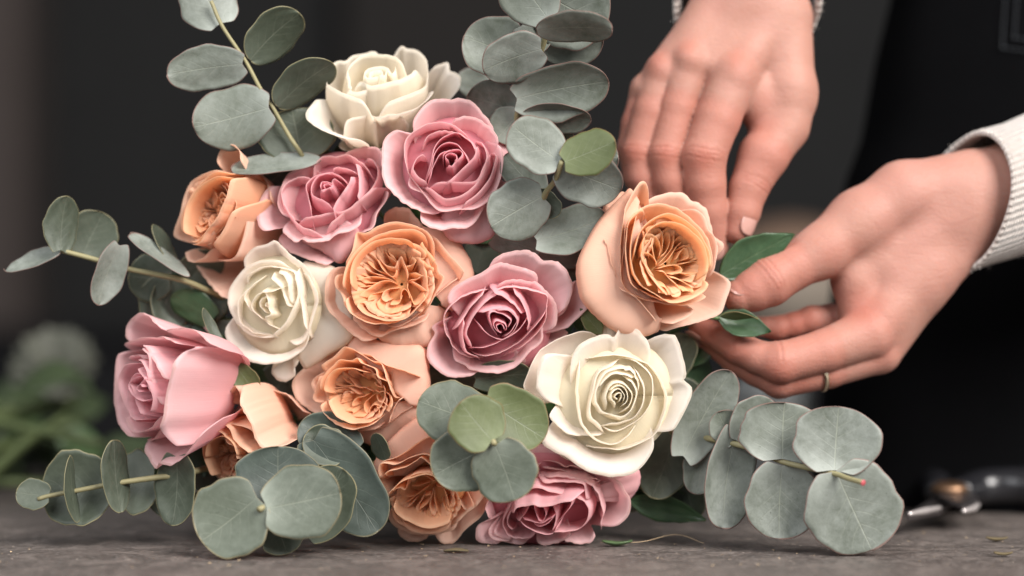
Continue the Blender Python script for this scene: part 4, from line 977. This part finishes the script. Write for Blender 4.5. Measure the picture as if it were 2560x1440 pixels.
# right hand (comes down from above); palm: list of (a, b, ra, rb)
def cap(h, a, b, ra, rb=None): h.palm.append((q(*a), q(*b), ra, rb or ra))
cap(HR, (1800,20,320), (1722,150,245), 80, 50); cap(HR, (1870,20,315), (1780,165,240), 86, 50)
cap(HR, (1945,30,320), (1838,185,225), 84, 56)
cap(HR, (1800,30,330), (1660,175,262), 72, 44); cap(HR, (1800,40,340), (1614,222,285), 66, 36)
cap(HR, (1950,60,320), (1972,250,275), 84, 70); cap(HR, (1972,230,275), (1962,318,262), 72, 54)
cap(HR, (1850,200,300), (1930,240,290), 58, 56)
cap(HR, (1700,240,330), (1800,240,330), 60, 66)
HR.fingers = [
 [(1838,185,222,62), (1793,300,198,60), (1760,390,185,58), (1764,460,188,52), (1770,525,200,50), (1784,615,216,38)],
 [(1728,150,245,54), (1694,270,225,50), (1664,385,208,47), (1674,450,213,43), (1688,510,228,41), (1722,595,245,32)],
 [(1662,178,262,49), (1626,280,242,46), (1594,380,232,44), (1602,440,236,39), (1625,495,252,36), (1668,575,268,28)],
 [(1614,222,285,38), (1590,310,275,38), (1578,370,272,36), (1588,440,282,31), (1608,490,292,28), (1648,550,300,24)],
 [(1964,318,260,60), (1908,390,232,66), (1872,470,214,51), (1857,530,206,45), (1846,578,202,36)]]
cap(HR, (1778,200,262), (1742,262,250), 44, 34); cap(HR, (1690,190,275), (1664,250,268), 40, 30)
cap(HR, (1880,235,258), (1925,300,268), 56, 52); cap(HR, (1868,250,250), (1900,300,262), 40, 34)
for c_, r_ in (((1838,190,190), 34), ((1724,150,212), 31), ((1655,180,235), 28), ((1608,225,262), 24)): cap(HR, c_, (c_[0]+2, c_[1]+2, c_[2]), r_)
for a_, b_ in (((1835,195,196), (1900,40,255)), ((1722,150,218), (1850,20,262)), ((1658,175,240), (1805,20,275))): cap(HR, a_, b_, 18, 14)
# left hand (comes in from the right)
cap(HL, (2420,455,280), (2260,490,250), 80, 88); cap(HL, (2260,490,250), (2150,560,225), 88, 84); cap(HL, (2150,555,225), (2050,630,190), 84, 66)
cap(HL, (2420,575,285), (2290,700,260), 78, 92); cap(HL, (2330,560,285), (2230,680,262), 110, 100)
cap(HL, (2290,680,262), (2172,835,190), 92, 66); cap(HL, (2300,690,280), (2200,880,222), 84, 54); cap(HL, (2300,690,300), (2208,885,262), 76, 42)
cap(HL, (2190,610,250), (2140,700,235), 72, 62); cap(HL, (2140,700,235), (2150,790,220), 60, 52); cap(HL, (2220,640,285), (2180,790,275), 80, 62)
HL.fingers = [
 [(2168,836,180,66), (2060,878,145,55), (1950,908,122,53), (1895,893,138,42), (1843,868,162,42), (1752,818,196,33)],
 [(2196,884,215,52), (2070,928,180,44), (1948,952,160,45), (1890,928,180,38), (1838,898,200,37), (1752,838,228,30)],
 [(2206,890,262,42), (2090,925,240,38), (1985,940,228,37), (1920,925,245,34), (1865,900,262,32), (1790,850,280,26)],
 [(2170,800,290,44), (2080,795,285,38), (2030,800,280,38), (1985,812,278,33), (1945,820,275,32), (1895,815,270,26)],
 [(2055,628,190,66), (1985,668,168,58), (1922,706,150,62), (1885,725,142,54), (1850,740,136,44)]]
# knuckle creases: (centre, finger direction from, to, dorsal normal, radius)
def crease(h, c, a, b, up, r, amp, n=2, sp=9):
    d = q(*b)-q(*a); d /= np.linalg.norm(d); upv = np.array(up, float); upv -= d*(upv@d); upv /= np.linalg.norm(upv)
    h.cre.append((q(*c), d, upv, r, amp, n, sp))
CAMV = (0, -1, .25)
for (f, r, am) in ((0, 54, 2.6), (1, 44, 2.3), (2, 41, 2.0)):
    F_ = HR.fingers[f]; crease(HR, F_[2][:3], F_[1][:3], F_[3][:3], CAMV, r, am, 3, 11)
crease(HR, (1880,462,214), (1925,390,238), (1858,530,206), (.7, -1, .3), 50, 2.4, 3, 10)
crease(HL, (1922,700,150), (1985,668,168), (1885,725,142), (-.2, -1, .6), 62, 3.0, 3, 12)
crease(HL, (1950,908,122), (2060,878,145), (1895,893,138), (-.1, -.5, 1), 53, 3.5, 1, 8)
crease(HL, (1843,868,162), (1895,893,138), (1752,818,196), (-.2, -.5, 1), 42, 2.6, 1, 7)
HR.red = [((1757,395,140), 55, .8), ((1664,385,170), 48, .8), ((1590,380,200), 48, .8), ((1770,590,190), 80, .6), ((1845,590,180), 60, .5), ((1880,465,180), 45, .4),
          ((1850,150,170), 45, .45), ((1720,120,200), 40, .5), ((1640,150,220), 45, .6), ((1900,330,230), 60, .7), ((1580,300,260), 60, .7), ((1680,520,200), 70, .7), ((1782,190,230), 32, .75), ((1690,165,245), 26, .6), ((1700,330,215), 22, .6), ((1630,330,235), 22, .6), ((1905,255,235), 34, .7), ((1650,440,190), 60, .5)]  # small marks between knuckles and fingers paint shade into the redness
HL.red = [((1950,940,90), 75, .8), ((1843,870,130), 70, .75), ((1770,820,180), 70, .8), ((1870,745,120), 60, .5), ((1922,700,100), 50, .45), ((2160,780,170), 70, .7), ((2060,720,190), 60, .6),
          ((1990,810,250), 90, .9), ((2000,965,130), 60, .7), ((2080,630,120), 55, .3), ((2200,880,160), 55, .35), ((2130,620,150), 40, .3)]
ARMS = [(q(1872,0,335), q(1880,-250,440), 110, 128), (q(1880,-250,440), q(1960,-900,800), 128, 150), (q(1960,-900,800), q(2200,-2300,1300), 165, 210),
        (q(2420,515,285), q(2600,440,320), 110, 120), (q(2600,440,320), q(3150,200,600), 125, 155), (q(3150,200,600), q(3250,-2200,1250), 165, 210),
        (q(2200,-2300,1300), q(3250,-2200,1250), 210, 210), (q(2750,-2100,1350), q(2750,900,1350), 330, 330)]
def hand_sdf(p, h, arm):
    palm = np.full(len(p), 1e4, np.float32)
    for a, b, ra, rb in h.palm: palm = smin(palm, cone(p, a, b, ra, rb), 26.)
    for a, b, ra, rb in arm: palm = smin(palm, cone(p, a, b, ra, rb), 60.)
    tot = palm
    for fi, F_ in enumerate(h.fingers):
        d = np.full(len(p), 1e4, np.float32)
        for a, b in zip(F_[:-1], F_[1:]): d = smin(d, cone(p, q(*a[:3]), q(*b[:3]), a[3], b[3]), 9.)
        d = smin(d, palm, 15. if fi < 4 else 30.)
        tot = np.minimum(tot, d) if fi == 0 else smin(tot, d, 1.5)
    for c, d_, up, r, amp, n, sp in h.cre:
        v = p-c; t = v@d_; hgt = v@up; lat = np.linalg.norm(v-t[:, None]*d_, axis=1)
        m = np.exp(-(np.maximum(0, lat-r*1.15)/6)**2)*sm(hgt/r, .35, .8)
        g = 0
        for j in range(n): g = g+np.exp(-((t-(j-(n-1)/2)*sp+2*np.sin(hgt*.15+j))/2.6)**2)
        tot = tot+amp*m*g*.8-amp*.8*m*np.exp(-(t/18)**2)
    return tot
def body_sdf(p):
    p = p.astype(np.float32)
    o = np.full(len(p), 200., np.float32)
    out_ = np.minimum.reduce([cone(p, a, b, ra, rb) for a, b, ra, rb in ARMS])
    x = p[:, 0]
    mr = (np.linalg.norm(p-q(1800,280,260), axis=1) < 620); ml = (np.linalg.norm(p-q(2150,700,220), axis=1) < 620)
    if mr.any(): out_[mr] = np.minimum(out_[mr], hand_sdf(p[mr], HR, ARMS[:2]))
    if ml.any(): out_[ml] = np.minimum(out_[ml], hand_sdf(p[ml], HL, ARMS[3:5]))
    return out_
def axis_pts(lo, f0, f1, hi, fine, coarse):
    a = np.arange(f0, f1, fine); L_ = []; x = f0; st = fine
    while x > lo: st = min(coarse, st*1.25); x -= st; L_.append(x)
    R2 = []; x = a[-1]; st = fine
    while x < hi: st = min(coarse, st*1.25); x += st; R2.append(x)
    return np.r_[L_[::-1], a, R2].astype(np.float32)
def surface_net(f, xs, ys, zs):
    nx, ny, nz = len(xs), len(ys), len(zs)
    G = np.full((nx, ny, nz), 1e3, np.float32); B = 8
    for i in range(0, nx, B):
        for j in range(0, ny, B):
            for k in range(0, nz, B):
                X, Y, Z = xs[i:i+B+0], ys[j:j+B], zs[k:k+B]
                c = np.array([[(X[0]+X[-1])/2, (Y[0]+Y[-1])/2, (Z[0]+Z[-1])/2]])
                r = .5*math.sqrt((X[-1]-X[0])**2+(Y[-1]-Y[0])**2+(Z[-1]-Z[0])**2)
                dc = f(c)[0]
                if abs(dc) > r*1.3+45: G[i:i+B, j:j+B, k:k+B] = dc; continue
                g = np.stack(np.meshgrid(X, Y, Z, indexing='ij'), -1).reshape(-1, 3)
                G[i:i+B, j:j+B, k:k+B] = f(g).reshape(len(X), len(Y), len(Z))
    s = G < 0
    cs = np.zeros((nx-1, ny-1, nz-1), np.int8)
    for a in (0, 1):
        for b in (0, 1):
            for c in (0, 1): cs += s[a:nx-1+a, b:ny-1+b, c:nz-1+c]
    I = np.argwhere((cs > 0) & (cs < 8)); idx = -np.ones(cs.shape, np.int64); idx[tuple(I.T)] = np.arange(len(I))
    acc = np.zeros((len(I), 3)); cnt = np.zeros(len(I)); ax = (xs, ys, zs)
    cor = [(a, b, c) for a in (0, 1) for b in (0, 1) for c in (0, 1)]
    for A in cor:
        for D in range(3):
            if A[D]: continue
            Bc = list(A); Bc[D] = 1
            ia = I+np.array(A); ib = I+np.array(Bc); va = G[tuple(ia.T)]; vb = G[tuple(ib.T)]
            m = (va < 0) != (vb < 0); t = va[m]/(va[m]-vb[m])
            pa = np.stack([ax[n_][ia[m, n_]] for n_ in range(3)], 1); pb = np.stack([ax[n_][ib[m, n_]] for n_ in range(3)], 1)
            acc[m] += pa+(pb-pa)*t[:, None]; cnt[m] += 1
    V = acc/cnt[:, None]; Fs = []
    for D in range(3):
        e = [slice(1, -1)]*3; e0 = list(e); e1 = list(e); e0[D] = slice(0, -1); e1[D] = slice(1, None)
        a = s[tuple(e0)]; b = s[tuple(e1)]; E = np.argwhere(a != b)
        off = np.ones(3, int); off[D] = 0; E = E+off
        d1, d2 = [(1, 2), (2, 0), (0, 1)][D]
        def sh(u_, v_):
            r = E.copy(); r[:, d1] -= u_; r[:, d2] -= v_; return idx[tuple(r.T)]
        qd = np.stack([sh(0, 0), sh(1, 0), sh(1, 1), sh(0, 1)], 1)
        flip = ~s[tuple(E.T)]; qd[flip] = qd[flip][:, ::-1]; Fs.append(qd)
    return V, np.vstack(Fs)
xs = axis_pts(q(1500,0,200)[0]-20, q(1520,0,200)[0], q(2520,0,260)[0], 2700, 5.5, 60)
ys = axis_pts(20, 40, 420, 2150, 5.5, 60)
zt, zb_ = q(0,40,300)[2], q(0,1030,150)[2]
zs = axis_pts(-500, zb_, zt, 5000, 5.5, 60)
V, F = surface_net(body_sdf, xs, ys, zs)
V = V.astype(np.float64)
for _ in range(2):     # settle the vertices on the surface
    e = 1.2; d0 = body_sdf(V); g = np.stack([body_sdf(V+np.eye(3)[n_]*e)-body_sdf(V-np.eye(3)[n_]*e) for n_ in range(3)], 1)/(2*e)
    g /= np.maximum(.3, np.linalg.norm(g, axis=1))[:, None]; V = V-g*np.clip(d0, -4, 4)[:, None]
red = np.zeros(len(V)); cre = np.zeros(len(V))
for h in (HR, HL):     # fingers are a little ruddier than the back of the hand
    for F_ in h.fingers:
        for a, b in zip(F_[1:-1], F_[2:]): red = np.maximum(red, .42*(1-sm(cone(V, q(*a[:3]), q(*b[:3]), a[3], b[3]), 2, 22)))
    for c, r, a in h.red: red = np.maximum(red, a*np.exp(-(np.linalg.norm(V-q(*c), axis=1)/r)**2))
    for c, d_, up, r, amp, n, sp in h.cre:
        v = V-c; t = v@d_; hgt = v@up; lat = np.linalg.norm(v-t[:, None]*d_, axis=1); gg = 0
        for j in range(n): gg = gg+np.exp(-((t-(j-(n-1)/2)*sp+2*np.sin(hgt*.15+j))/2.8)**2)
        cre = np.maximum(cre, gg*np.exp(-(np.maximum(0, lat-r*1.2)/6)**2)*sm(hgt/r, .3, .8))
person = thing('person', 'person in cream knit sweater and black apron whose two hands arrange the bouquet', 'person', q(2750, 1100, 1350)*S)
mesh_obj('body', V*S, F, M['skin'], person, {'red': red, 'crease': cre})

def nail(tip, prev, up, w_, l_, r):
    t = q(*tip); d = t-q(*prev); d /= np.linalg.norm(d); up = np.array(up, float); up -= d*(up@d); up /= np.linalg.norm(up); sd = np.cross(d, up)
    nu, nv = 13, 13; U, W = np.meshgrid(np.linspace(-1, 1, nu), np.linspace(0, 1, nv), indexing='ij')
    hw = w_*np.clip(1-np.abs(2*W-1)**2.6, .02, 1)**.5
    x = U*hw; y = -l_*.5+l_*W+ .0*W; z = np.sqrt(np.clip(r**2-x**2, 0, None))-.10*r*(W-.3)**2*2-3*(1-W)**6
    pos = t+sd*x[..., None]+d*y[..., None]+up*(z+1.2)[..., None]
    mesh_obj('fingernail', pos.reshape(-1, 3)*S, grid_faces(nu, nv), M['nail'], person, thick=.0004)
nail((1850,556,204), (1876,470,214), (.75, -1, .1), 25, 66, 42.5)
nail((1858,740,138), (1922,706,150), (-.55, -.8, .75), 32, 66, 44)
for F_ in HR.fingers[:4]: nail(F_[-1][:3], F_[-2][:3], (-.1, -1, .1), F_[-1][3]*.7, F_[-1][3]*1.8, F_[-1][3])
for F_ in HL.fingers[:4]: nail(F_[-1][:3], F_[-2][:3], (-.3, -.2, -1), F_[-1][3]*.7, F_[-1][3]*1.8, F_[-1][3])
# ring on the finger of the lower hand
c = q(2052,933,175); ax = q(2070,928,180)-q(1948,952,160); ax /= np.linalg.norm(ax)
a1 = np.cross(ax, [0, 0, 1]); a1 /= np.linalg.norm(a1); a2 = np.cross(ax, a1); n1, n2 = 40, 10; Vr = []
for i in range(n1):
    th = 2*math.pi*i/n1; rd = math.cos(th)*a1+math.sin(th)*a2
    for j in range(n2):
        ph = 2*math.pi*j/n2; Vr.append(c+rd*(46.5+3*math.cos(ph))+ax*6.5*math.sin(ph))
mesh_obj('ring', np.array(Vr)*S, [[i*n2+j, i*n2+(j+1)%n2, ((i+1)%n1)*n2+(j+1)%n2, ((i+1)%n1)*n2+j] for i in range(n1) for j in range(n2)], M['gold'], person)

# knitted sleeves, thick folded edge at the wrist
def sleeve(path, radii, ell=1.0, tilt=(0, 0, 0), cuff=0):
    p = crom([q(*a) for a in path], 70); r = np.interp(np.linspace(0, 1, 70), np.linspace(0, 1, len(radii)), radii)
    n = 72; t = np.gradient(p, axis=0); t /= np.linalg.norm(t, axis=1)[:, None]
    s_ = np.r_[0, np.cumsum(np.linalg.norm(np.diff(p, axis=0), axis=1))]
    rows = []
    th = np.linspace(0, 2*math.pi, n, endpoint=False)
    tl = np.array(tilt, float)
    for i in range(70):
        a = np.cross(t[i], [0, -1, .1]); a /= np.linalg.norm(a); b = np.cross(a, t[i])
        fold = 1+.02*np.sin(th*3+s_[i]*.013)+.012*np.sin(th*5-s_[i]*.03)
        ring = p[i]+(np.cos(th)[:, None]*a*ell+np.sin(th)[:, None]*b)*(r[i]*fold)[:, None]
        rows.append((ring, s_[i]))
    sh = lambda ring, s, wgt: ring+t[0]*(((ring-p[0])@tl)*wgt*math.exp(-s/220))[:, None]
    rows = [(sh(rg, s, 1), s) for rg, s in rows]
    # inner wall so that the edge has thickness
    inner = []
    for kk, (sc2, back) in enumerate(((.90, 60), (.90, 25), (.905, 6), (.93, -3), (.97, -6), (.995, -3))):
        rg = p[0]+(rows[0][0]-p[0])*sc2+t[0]*back; inner.append((rg, back if kk < 3 else 0))
    rows = inner+rows
    V_ = np.vstack([r0 for r0, _ in rows]); nr = len(rows)
    F_ = [[i*n+j, i*n+(j+1)%n, (i+1)*n+(j+1)%n, (i+1)*n+j] for i in range(nr-1) for j in range(n)]
    ku = np.tile(th*62, nr); kv = np.repeat([s*.85 for _, s in rows], n)
    o = mesh_obj('sleeve', V_*S, F_, M['knit'], person, {'ku': ku, 'kv': kv})
    # loose fibres along the edge
    fr = np.random.default_rng(3); mb = MB()
    for _ in range(900):
        i = fr.integers(3, 34); j = fr.integers(0, n); b0 = rows[i][0][j]; nn = b0-p[max(0, i-6)]; nn = nn/np.linalg.norm(nn)
        l = fr.uniform(4, 13); d_ = nn+fr.normal(0, .7, 3); d_ /= np.linalg.norm(d_); m1 = b0+d_*l*.6; e_ = m1+(d_+fr.normal(0, .6, 3))*l*.5; w_ = fr.normal(0, 1, 3); w_ = w_/np.linalg.norm(w_)*.5
        mb.add(np.array([b0-w_, b0+w_, m1+w_, m1-w_, e_])*S, [[0, 1, 2, 3], [3, 2, 4]])
    fo = mb.build('fibre', M['fibre'], o); fo['kind'] = 'stuff'
    return o
M['fibre'] = plain('wool_fibre', (.78, .72, .66), .9)
sleeve([(1866,28,330), (1878,-260,440), (1960,-900,800), (2200,-2300,1300)], [196, 200, 230, 290], tilt=(0, -.62, 0))
sleeve([(2408,512,285), (2600,440,320), (3150,200,600), (3250,-2200,1250)], [172, 186, 230, 290], tilt=(0, -.55, .48))

# apron: a draped front panel with a stitched pocket
def apron_x(u, z): return u
nu, nv = 90, 70
U, W = np.meshgrid(np.linspace(0, 1, nu), np.linspace(0, 1, nv), indexing='ij')
pz = 1500-3300*W          # photo rows, from waist to chest
edge = np.interp(pz, [-1800, -400, 0, 150, 350, 470, 700, 900, 1200, 1500], [2430, 2300, 2232, 2195, 2160, 2115, 2085, 2062, 2045, 2035])
ang = U*math.pi*.9
px = edge+(1-np.cos(ang))*.5*(3500-edge); dd = 1180-420*np.sin(ang)+10*np.sin(U*22+W*5)+8*np.sin(U*9-W*14)
pos = np.stack([(px-1280)*S*1.236, dd*S, HC-(pz-720)*S*1.236], -1)
mesh_obj('apron', pos.reshape(-1, 3), grid_faces(nu, nv), M['apron'], person, thick=.002)
def apron_pt(px_, py_):
    e_ = np.interp(py_, [-1800, -400, 0, 150, 350, 470], [2430, 2300, 2232, 2195, 2160, 2115]); cc = 1-2*(px_-e_)/(3500-e_); an = math.acos(np.clip(cc, -1, 1))
    W_ = (1500-py_)/3300; U_ = an/(math.pi*.9)
    return [(px_-1280)*S*1.236, (1180-420*math.sin(an)+10*math.sin(U_*22+W_*5)+8*math.sin(U_*9-W_*14)-16)*S, HC-(py_-720)*S*1.236]
mb = MB()
for path in ([(2455,-120), (2450,0), (2443,90), (2438,152)], [(2478,-120), (2474,0), (2468,80), (2463,130)], [(2438,152), (2500,166), (2600,180), (2720,190)], [(2463,130), (2520,144), (2600,156), (2720,166)]):
    L_ = crom(path, 46)
    for a, b in zip(L_[::2], L_[1::2]):
        V_, F_ = tube([apron_pt(*a), (np.array(apron_pt(*a))+np.array(apron_pt(*b)))/2, apron_pt(*b)], [.0004, .0005, .0004], 5, 4); mb.add(V_, F_)
st = mb.build('stitching', M['thread'], person)

# ---------------------------------------------------------------- things on and behind the table
def T(px, py, h=0):    # a point at height h on the table seen at this pixel
    d = ((655-h/S)/(py-720)-1)*FP if py > 720 else 0
    return d
def on(px, d, h=0.0):
    k = 1+d/FP; return np.array([(px-1280)*S*k, d*S, h])
M['edge_steel'] = plain('ground_steel_edge', (.60, .55, .53), .35, metal=.6)
sec = thing('secateurs', 'black handled garden secateurs with brass pivot lying open on the table', 'secateurs', on(2375, 700))
def blade(name, pts, mat, h, th=.0022):
    n = len(pts); V = [[*on(a, b)[:2], h] for a, b in pts]+[[*on(a, b)[:2], h+th] for a, b in pts]
    F = [list(range(n))[::-1], list(range(n, 2*n))]+[[i, (i+1) % n, n+(i+1) % n, n+i] for i in range(n)]
    o = mesh_obj(name, V, F, mat, sec, smooth=False); m = o.modifiers.new('bevel', 'BEVEL'); m.width = .0006; m.segments = 2; return o
blade('blade', [(2408,340), (2432,400), (2446,500), (2440,640), (2400,760), (2350,760), (2342,640), (2360,520), (2378,430)], M['steel'], .010)
blade('hook_blade', [(2272,270), (2300,320), (2352,420), (2372,560), (2392,740), (2340,780), (2316,620), (2290,470), (2262,350)], M['steel'], .0065)
for pth in ([(2272,270), (2300,322), (2350,420)], [(2408,340), (2432,400), (2446,500)]):
    V_, F_ = tube([on(a, b, .0095) for a, b in pth], [.0009, .0016, .0009], 8, 14); mesh_obj('cutting_edge', V_, F_, M['edge_steel'], sec)
V_, F_ = tube([on(2375, 690, .0125), on(2375, 690, .0145), on(2375, 690, .0165)], [.0085, .0085, .0055], 24, 6); mesh_obj('pivot', V_, F_, M['brass'], sec)
V_, F_ = tube([on(2395, 740, .011), on(2450, 820, .012), on(2540, 820, .013), on(2650, 760, .013), on(2780, 720, .012)], [.006, .0085, .0095, .0095, .007], 14, 30); mesh_obj('handle', V_, F_, M['grip'], sec)
V_, F_ = tube([on(2350, 760, .010), on(2330, 1000, .013), on(2300, 1300, .013), on(2250, 1550, .012), on(2200,1700,.011)], [.006, .010, .011, .010, .007], 14, 30); mesh_obj('handle', V_, F_, M['grip'], sec)
V_, F_ = tube([on(2420, 900, .010), on(2470, 1150, .013), on(2530, 1300, .014), on(2620, 1400, .013)], [.005, .008, .008, .005], 12, 20); mesh_obj('spring', V_, F_, M['grip'], sec)

# dried crumbs, fibre and petals lying on the table
cr = MB(); r5 = np.random.default_rng(9)
for _ in range(150):
    px_ = r5.uniform(-100, 2700); d_ = r5.uniform(-420, 500); c0 = on(px_, d_, .0006); s0 = r5.uniform(.0002, .0006)
    V_ = c0+r5.normal(0, 1, (4, 3))*s0*np.array([1, 1, .4]); V_[:, 2] = np.abs(V_[:, 2]-.0002)+.0002
    cr.add(V_, [[0, 1, 2], [0, 2, 3], [0, 3, 1], [1, 3, 2]])
tag(cr.build('plant_crumbs', M['twine']), 'tiny dry plant crumbs scattered over the table top', 'crumbs', kind='stuff')
for i, (px_, d_, s_, nm) in enumerate(((2492, 150, .0034, 'curled brown leaf scrap on the table right of the long eucalyptus sprig'), (1543, 60, .0045, 'small dry green leaf scrap on the table beside the lowest pink rose'),
                            (1140, -60, .0036, 'flat olive leaf scrap on the table in front of the lowest peach rose'), (2508, -130, .0028, 'yellowish leaf scrap on the table near the right corner'))):
    nu = 9; U, W = np.meshgrid(np.linspace(-1, 1, nu), np.linspace(-1, 1, nu), indexing='ij'); hw = np.sqrt(1-.8*W**2)*.5
    c0 = on(px_, d_, .0004); pos = np.stack([c0[0]+W*s_*1.3+U*hw*s_*.4, c0[1]+U*hw*s_, c0[2]+s_*(.5*(U*hw)**2*2+.35*np.abs(W)**2*(i != 2)+.05*wob(U*2, W*2, i+3))+.0004], -1)
    sc_o = mesh_obj('leaf_scrap', pos.reshape(-1, 3), grid_faces(nu, nu), M['scrap'] if i != 1 else M['rose_leaf'], None, thick=.0005); tag(sc_o, nm, 'leaf scrap')
V_, F_ = tube([on(1500, 100, .001), on(1600, 60, .002), on(1690, 110, .004), on(1760, 80, .001)], [.0001, .00013, .00013, .0001], 5, 30)
tag(mesh_obj('plant_fibre', V_, F_, M['twine']), 'thin pale strand lying on the table beside the lowest pink rose', 'strand')

# blurred cut greenery lying on the table behind, at the left
bgm = thing('cut_greenery', 'out of focus pile of green cut stems and leaves on the table at far left', 'cut stems', on(-50, 1500))
r6 = np.random.default_rng(21)
M['bg_leaf'] = plain('green_foliage_behind', (.022, .036, .010), .6)
M['bg_stem'] = plain('bright_stem_behind', (.06, .08, .025), .6)
def flat_leaf(name, c0, dirv, L_, wd, mat, parent):
    nu, nv = 7, 11; U, W = np.meshgrid(np.linspace(-1, 1, nu), np.linspace(0, 1, nv), indexing='ij'); hw = np.sin(np.pi*W**.8)*.5
    dirv = dirv/np.linalg.norm(dirv); sd = np.cross(dirv, [0.2, -.6, .8]); sd /= np.linalg.norm(sd); up = np.cross(sd, dirv)
    pos = c0+dirv*(L_*W)[..., None]+sd*(wd*U*hw)[..., None]+up*(L_*(.10*W*(1-W)*4+.08*(U*hw)**2))[..., None]
    pos[..., 2] = np.maximum(pos[..., 2], .001)
    return mesh_obj(name, pos.reshape(-1, 3), grid_faces(nu, nv), mat, parent, thick=.0006)
for i in range(11):
    a = on(r6.uniform(-350, -50), r6.uniform(900, 2000), r6.uniform(.006, .05)); b = on(r6.uniform(150, 300), r6.uniform(1000, 2000), r6.uniform(.006, .045))
    V_, F_ = tube([a, (a+b)/2+[0, 0, r6.uniform(-.004, .008)], b], [.0035, .003, .002], 7, 12); mesh_obj('stem', V_, F_, M['bg_stem'], bgm)
for i in range(60):
    c0 = on(r6.uniform(-400, 260), r6.uniform(1500, 2300), r6.uniform(.004, .055)); v_ = r6.normal(0, 1, 3)*np.array([1, .6, .45])
    flat_leaf('leaf', c0, v_, r6.uniform(.03, .06), r6.uniform(.015, .028), M['bg_leaf'] if i % 4 else M['rose_leaf'], bgm)
fb = thing('blurred_flower', 'out of focus pale round flower head above the cut greenery at far left', 'flower', on(140, 1500, .06))
M['pale_head'] = plain('pale_green_petal', (.048, .050, .036), .7)
for j in range(26):
    ph = j*2.399; rr = .3+.7*math.sqrt((j+.5)/26); c0 = P(138, 905, 2050); el = R_(80-75*rr)
    flat_leaf('petal', c0+np.array([0, 0, -.005]), np.array([math.cos(ph)*math.cos(el), -math.sin(el)*.6+math.sin(ph)*math.cos(el)*.6, math.sin(ph)*math.cos(el)*.9+.15]), .026, .026, M['pale_head'], fb)
V_, F_ = tube([P(140, 930, 2050), P(150, 1000, 2050), on(190, 2060, .004)], [.004, .003, .003], 8, 12); mesh_obj('stem', V_, F_, M['bg_stem'], fb)

# blurred pot and bowl behind the hands
def lathe(name, prof, c, mat, parent=None, n=40):
    V = [[c[0]+r*math.cos(2*math.pi*k/n), c[1]+r*math.sin(2*math.pi*k/n), c[2]+z] for r, z in prof for k in range(n)]
    F = [[i*n+k, i*n+(k+1) % n, (i+1)*n+(k+1) % n, (i+1)*n+k] for i in range(len(prof)-1) for k in range(n)]
    return mesh_obj(name, V, F, mat, parent)
jar = thing('grey_jar', 'out of focus grey jar on the table under the lower hand', 'jar', on(1935, 1300))
lathe('jar_body', [(0.0, .001), (.020, .001), (.022, .004), (.022, .050), (.020, .056), (.017, .058), (.017, .066), (.0155, .066), (.0155, .06), (.019, .052), (.0195, .005), (0, .005)], on(1935, 1300), M['glassjar'], jar)
basket = thing('wicker_basket', 'out of focus brown basket on the cabinet behind the two hands', 'basket', (.42, 2.44, .038))
lathe('basket_body', [(0, .001), (.085, .001), (.105, .05), (.115, .10), (.112, .105), (.105, .10), (.095, .05), (.075, .01), (0, .01)], (P(1985, 600, 15000)[0], 2.44, .038), plain('beige_basket', (.30, .25, .20), .8), basket)
lathe('basket_lid', [(.112, .106), (.10, .13), (.07, .152), (.03, .165), (0, .168)], (P(1985, 600, 15000)[0], 2.44, .038), M['warmbowl'], basket)
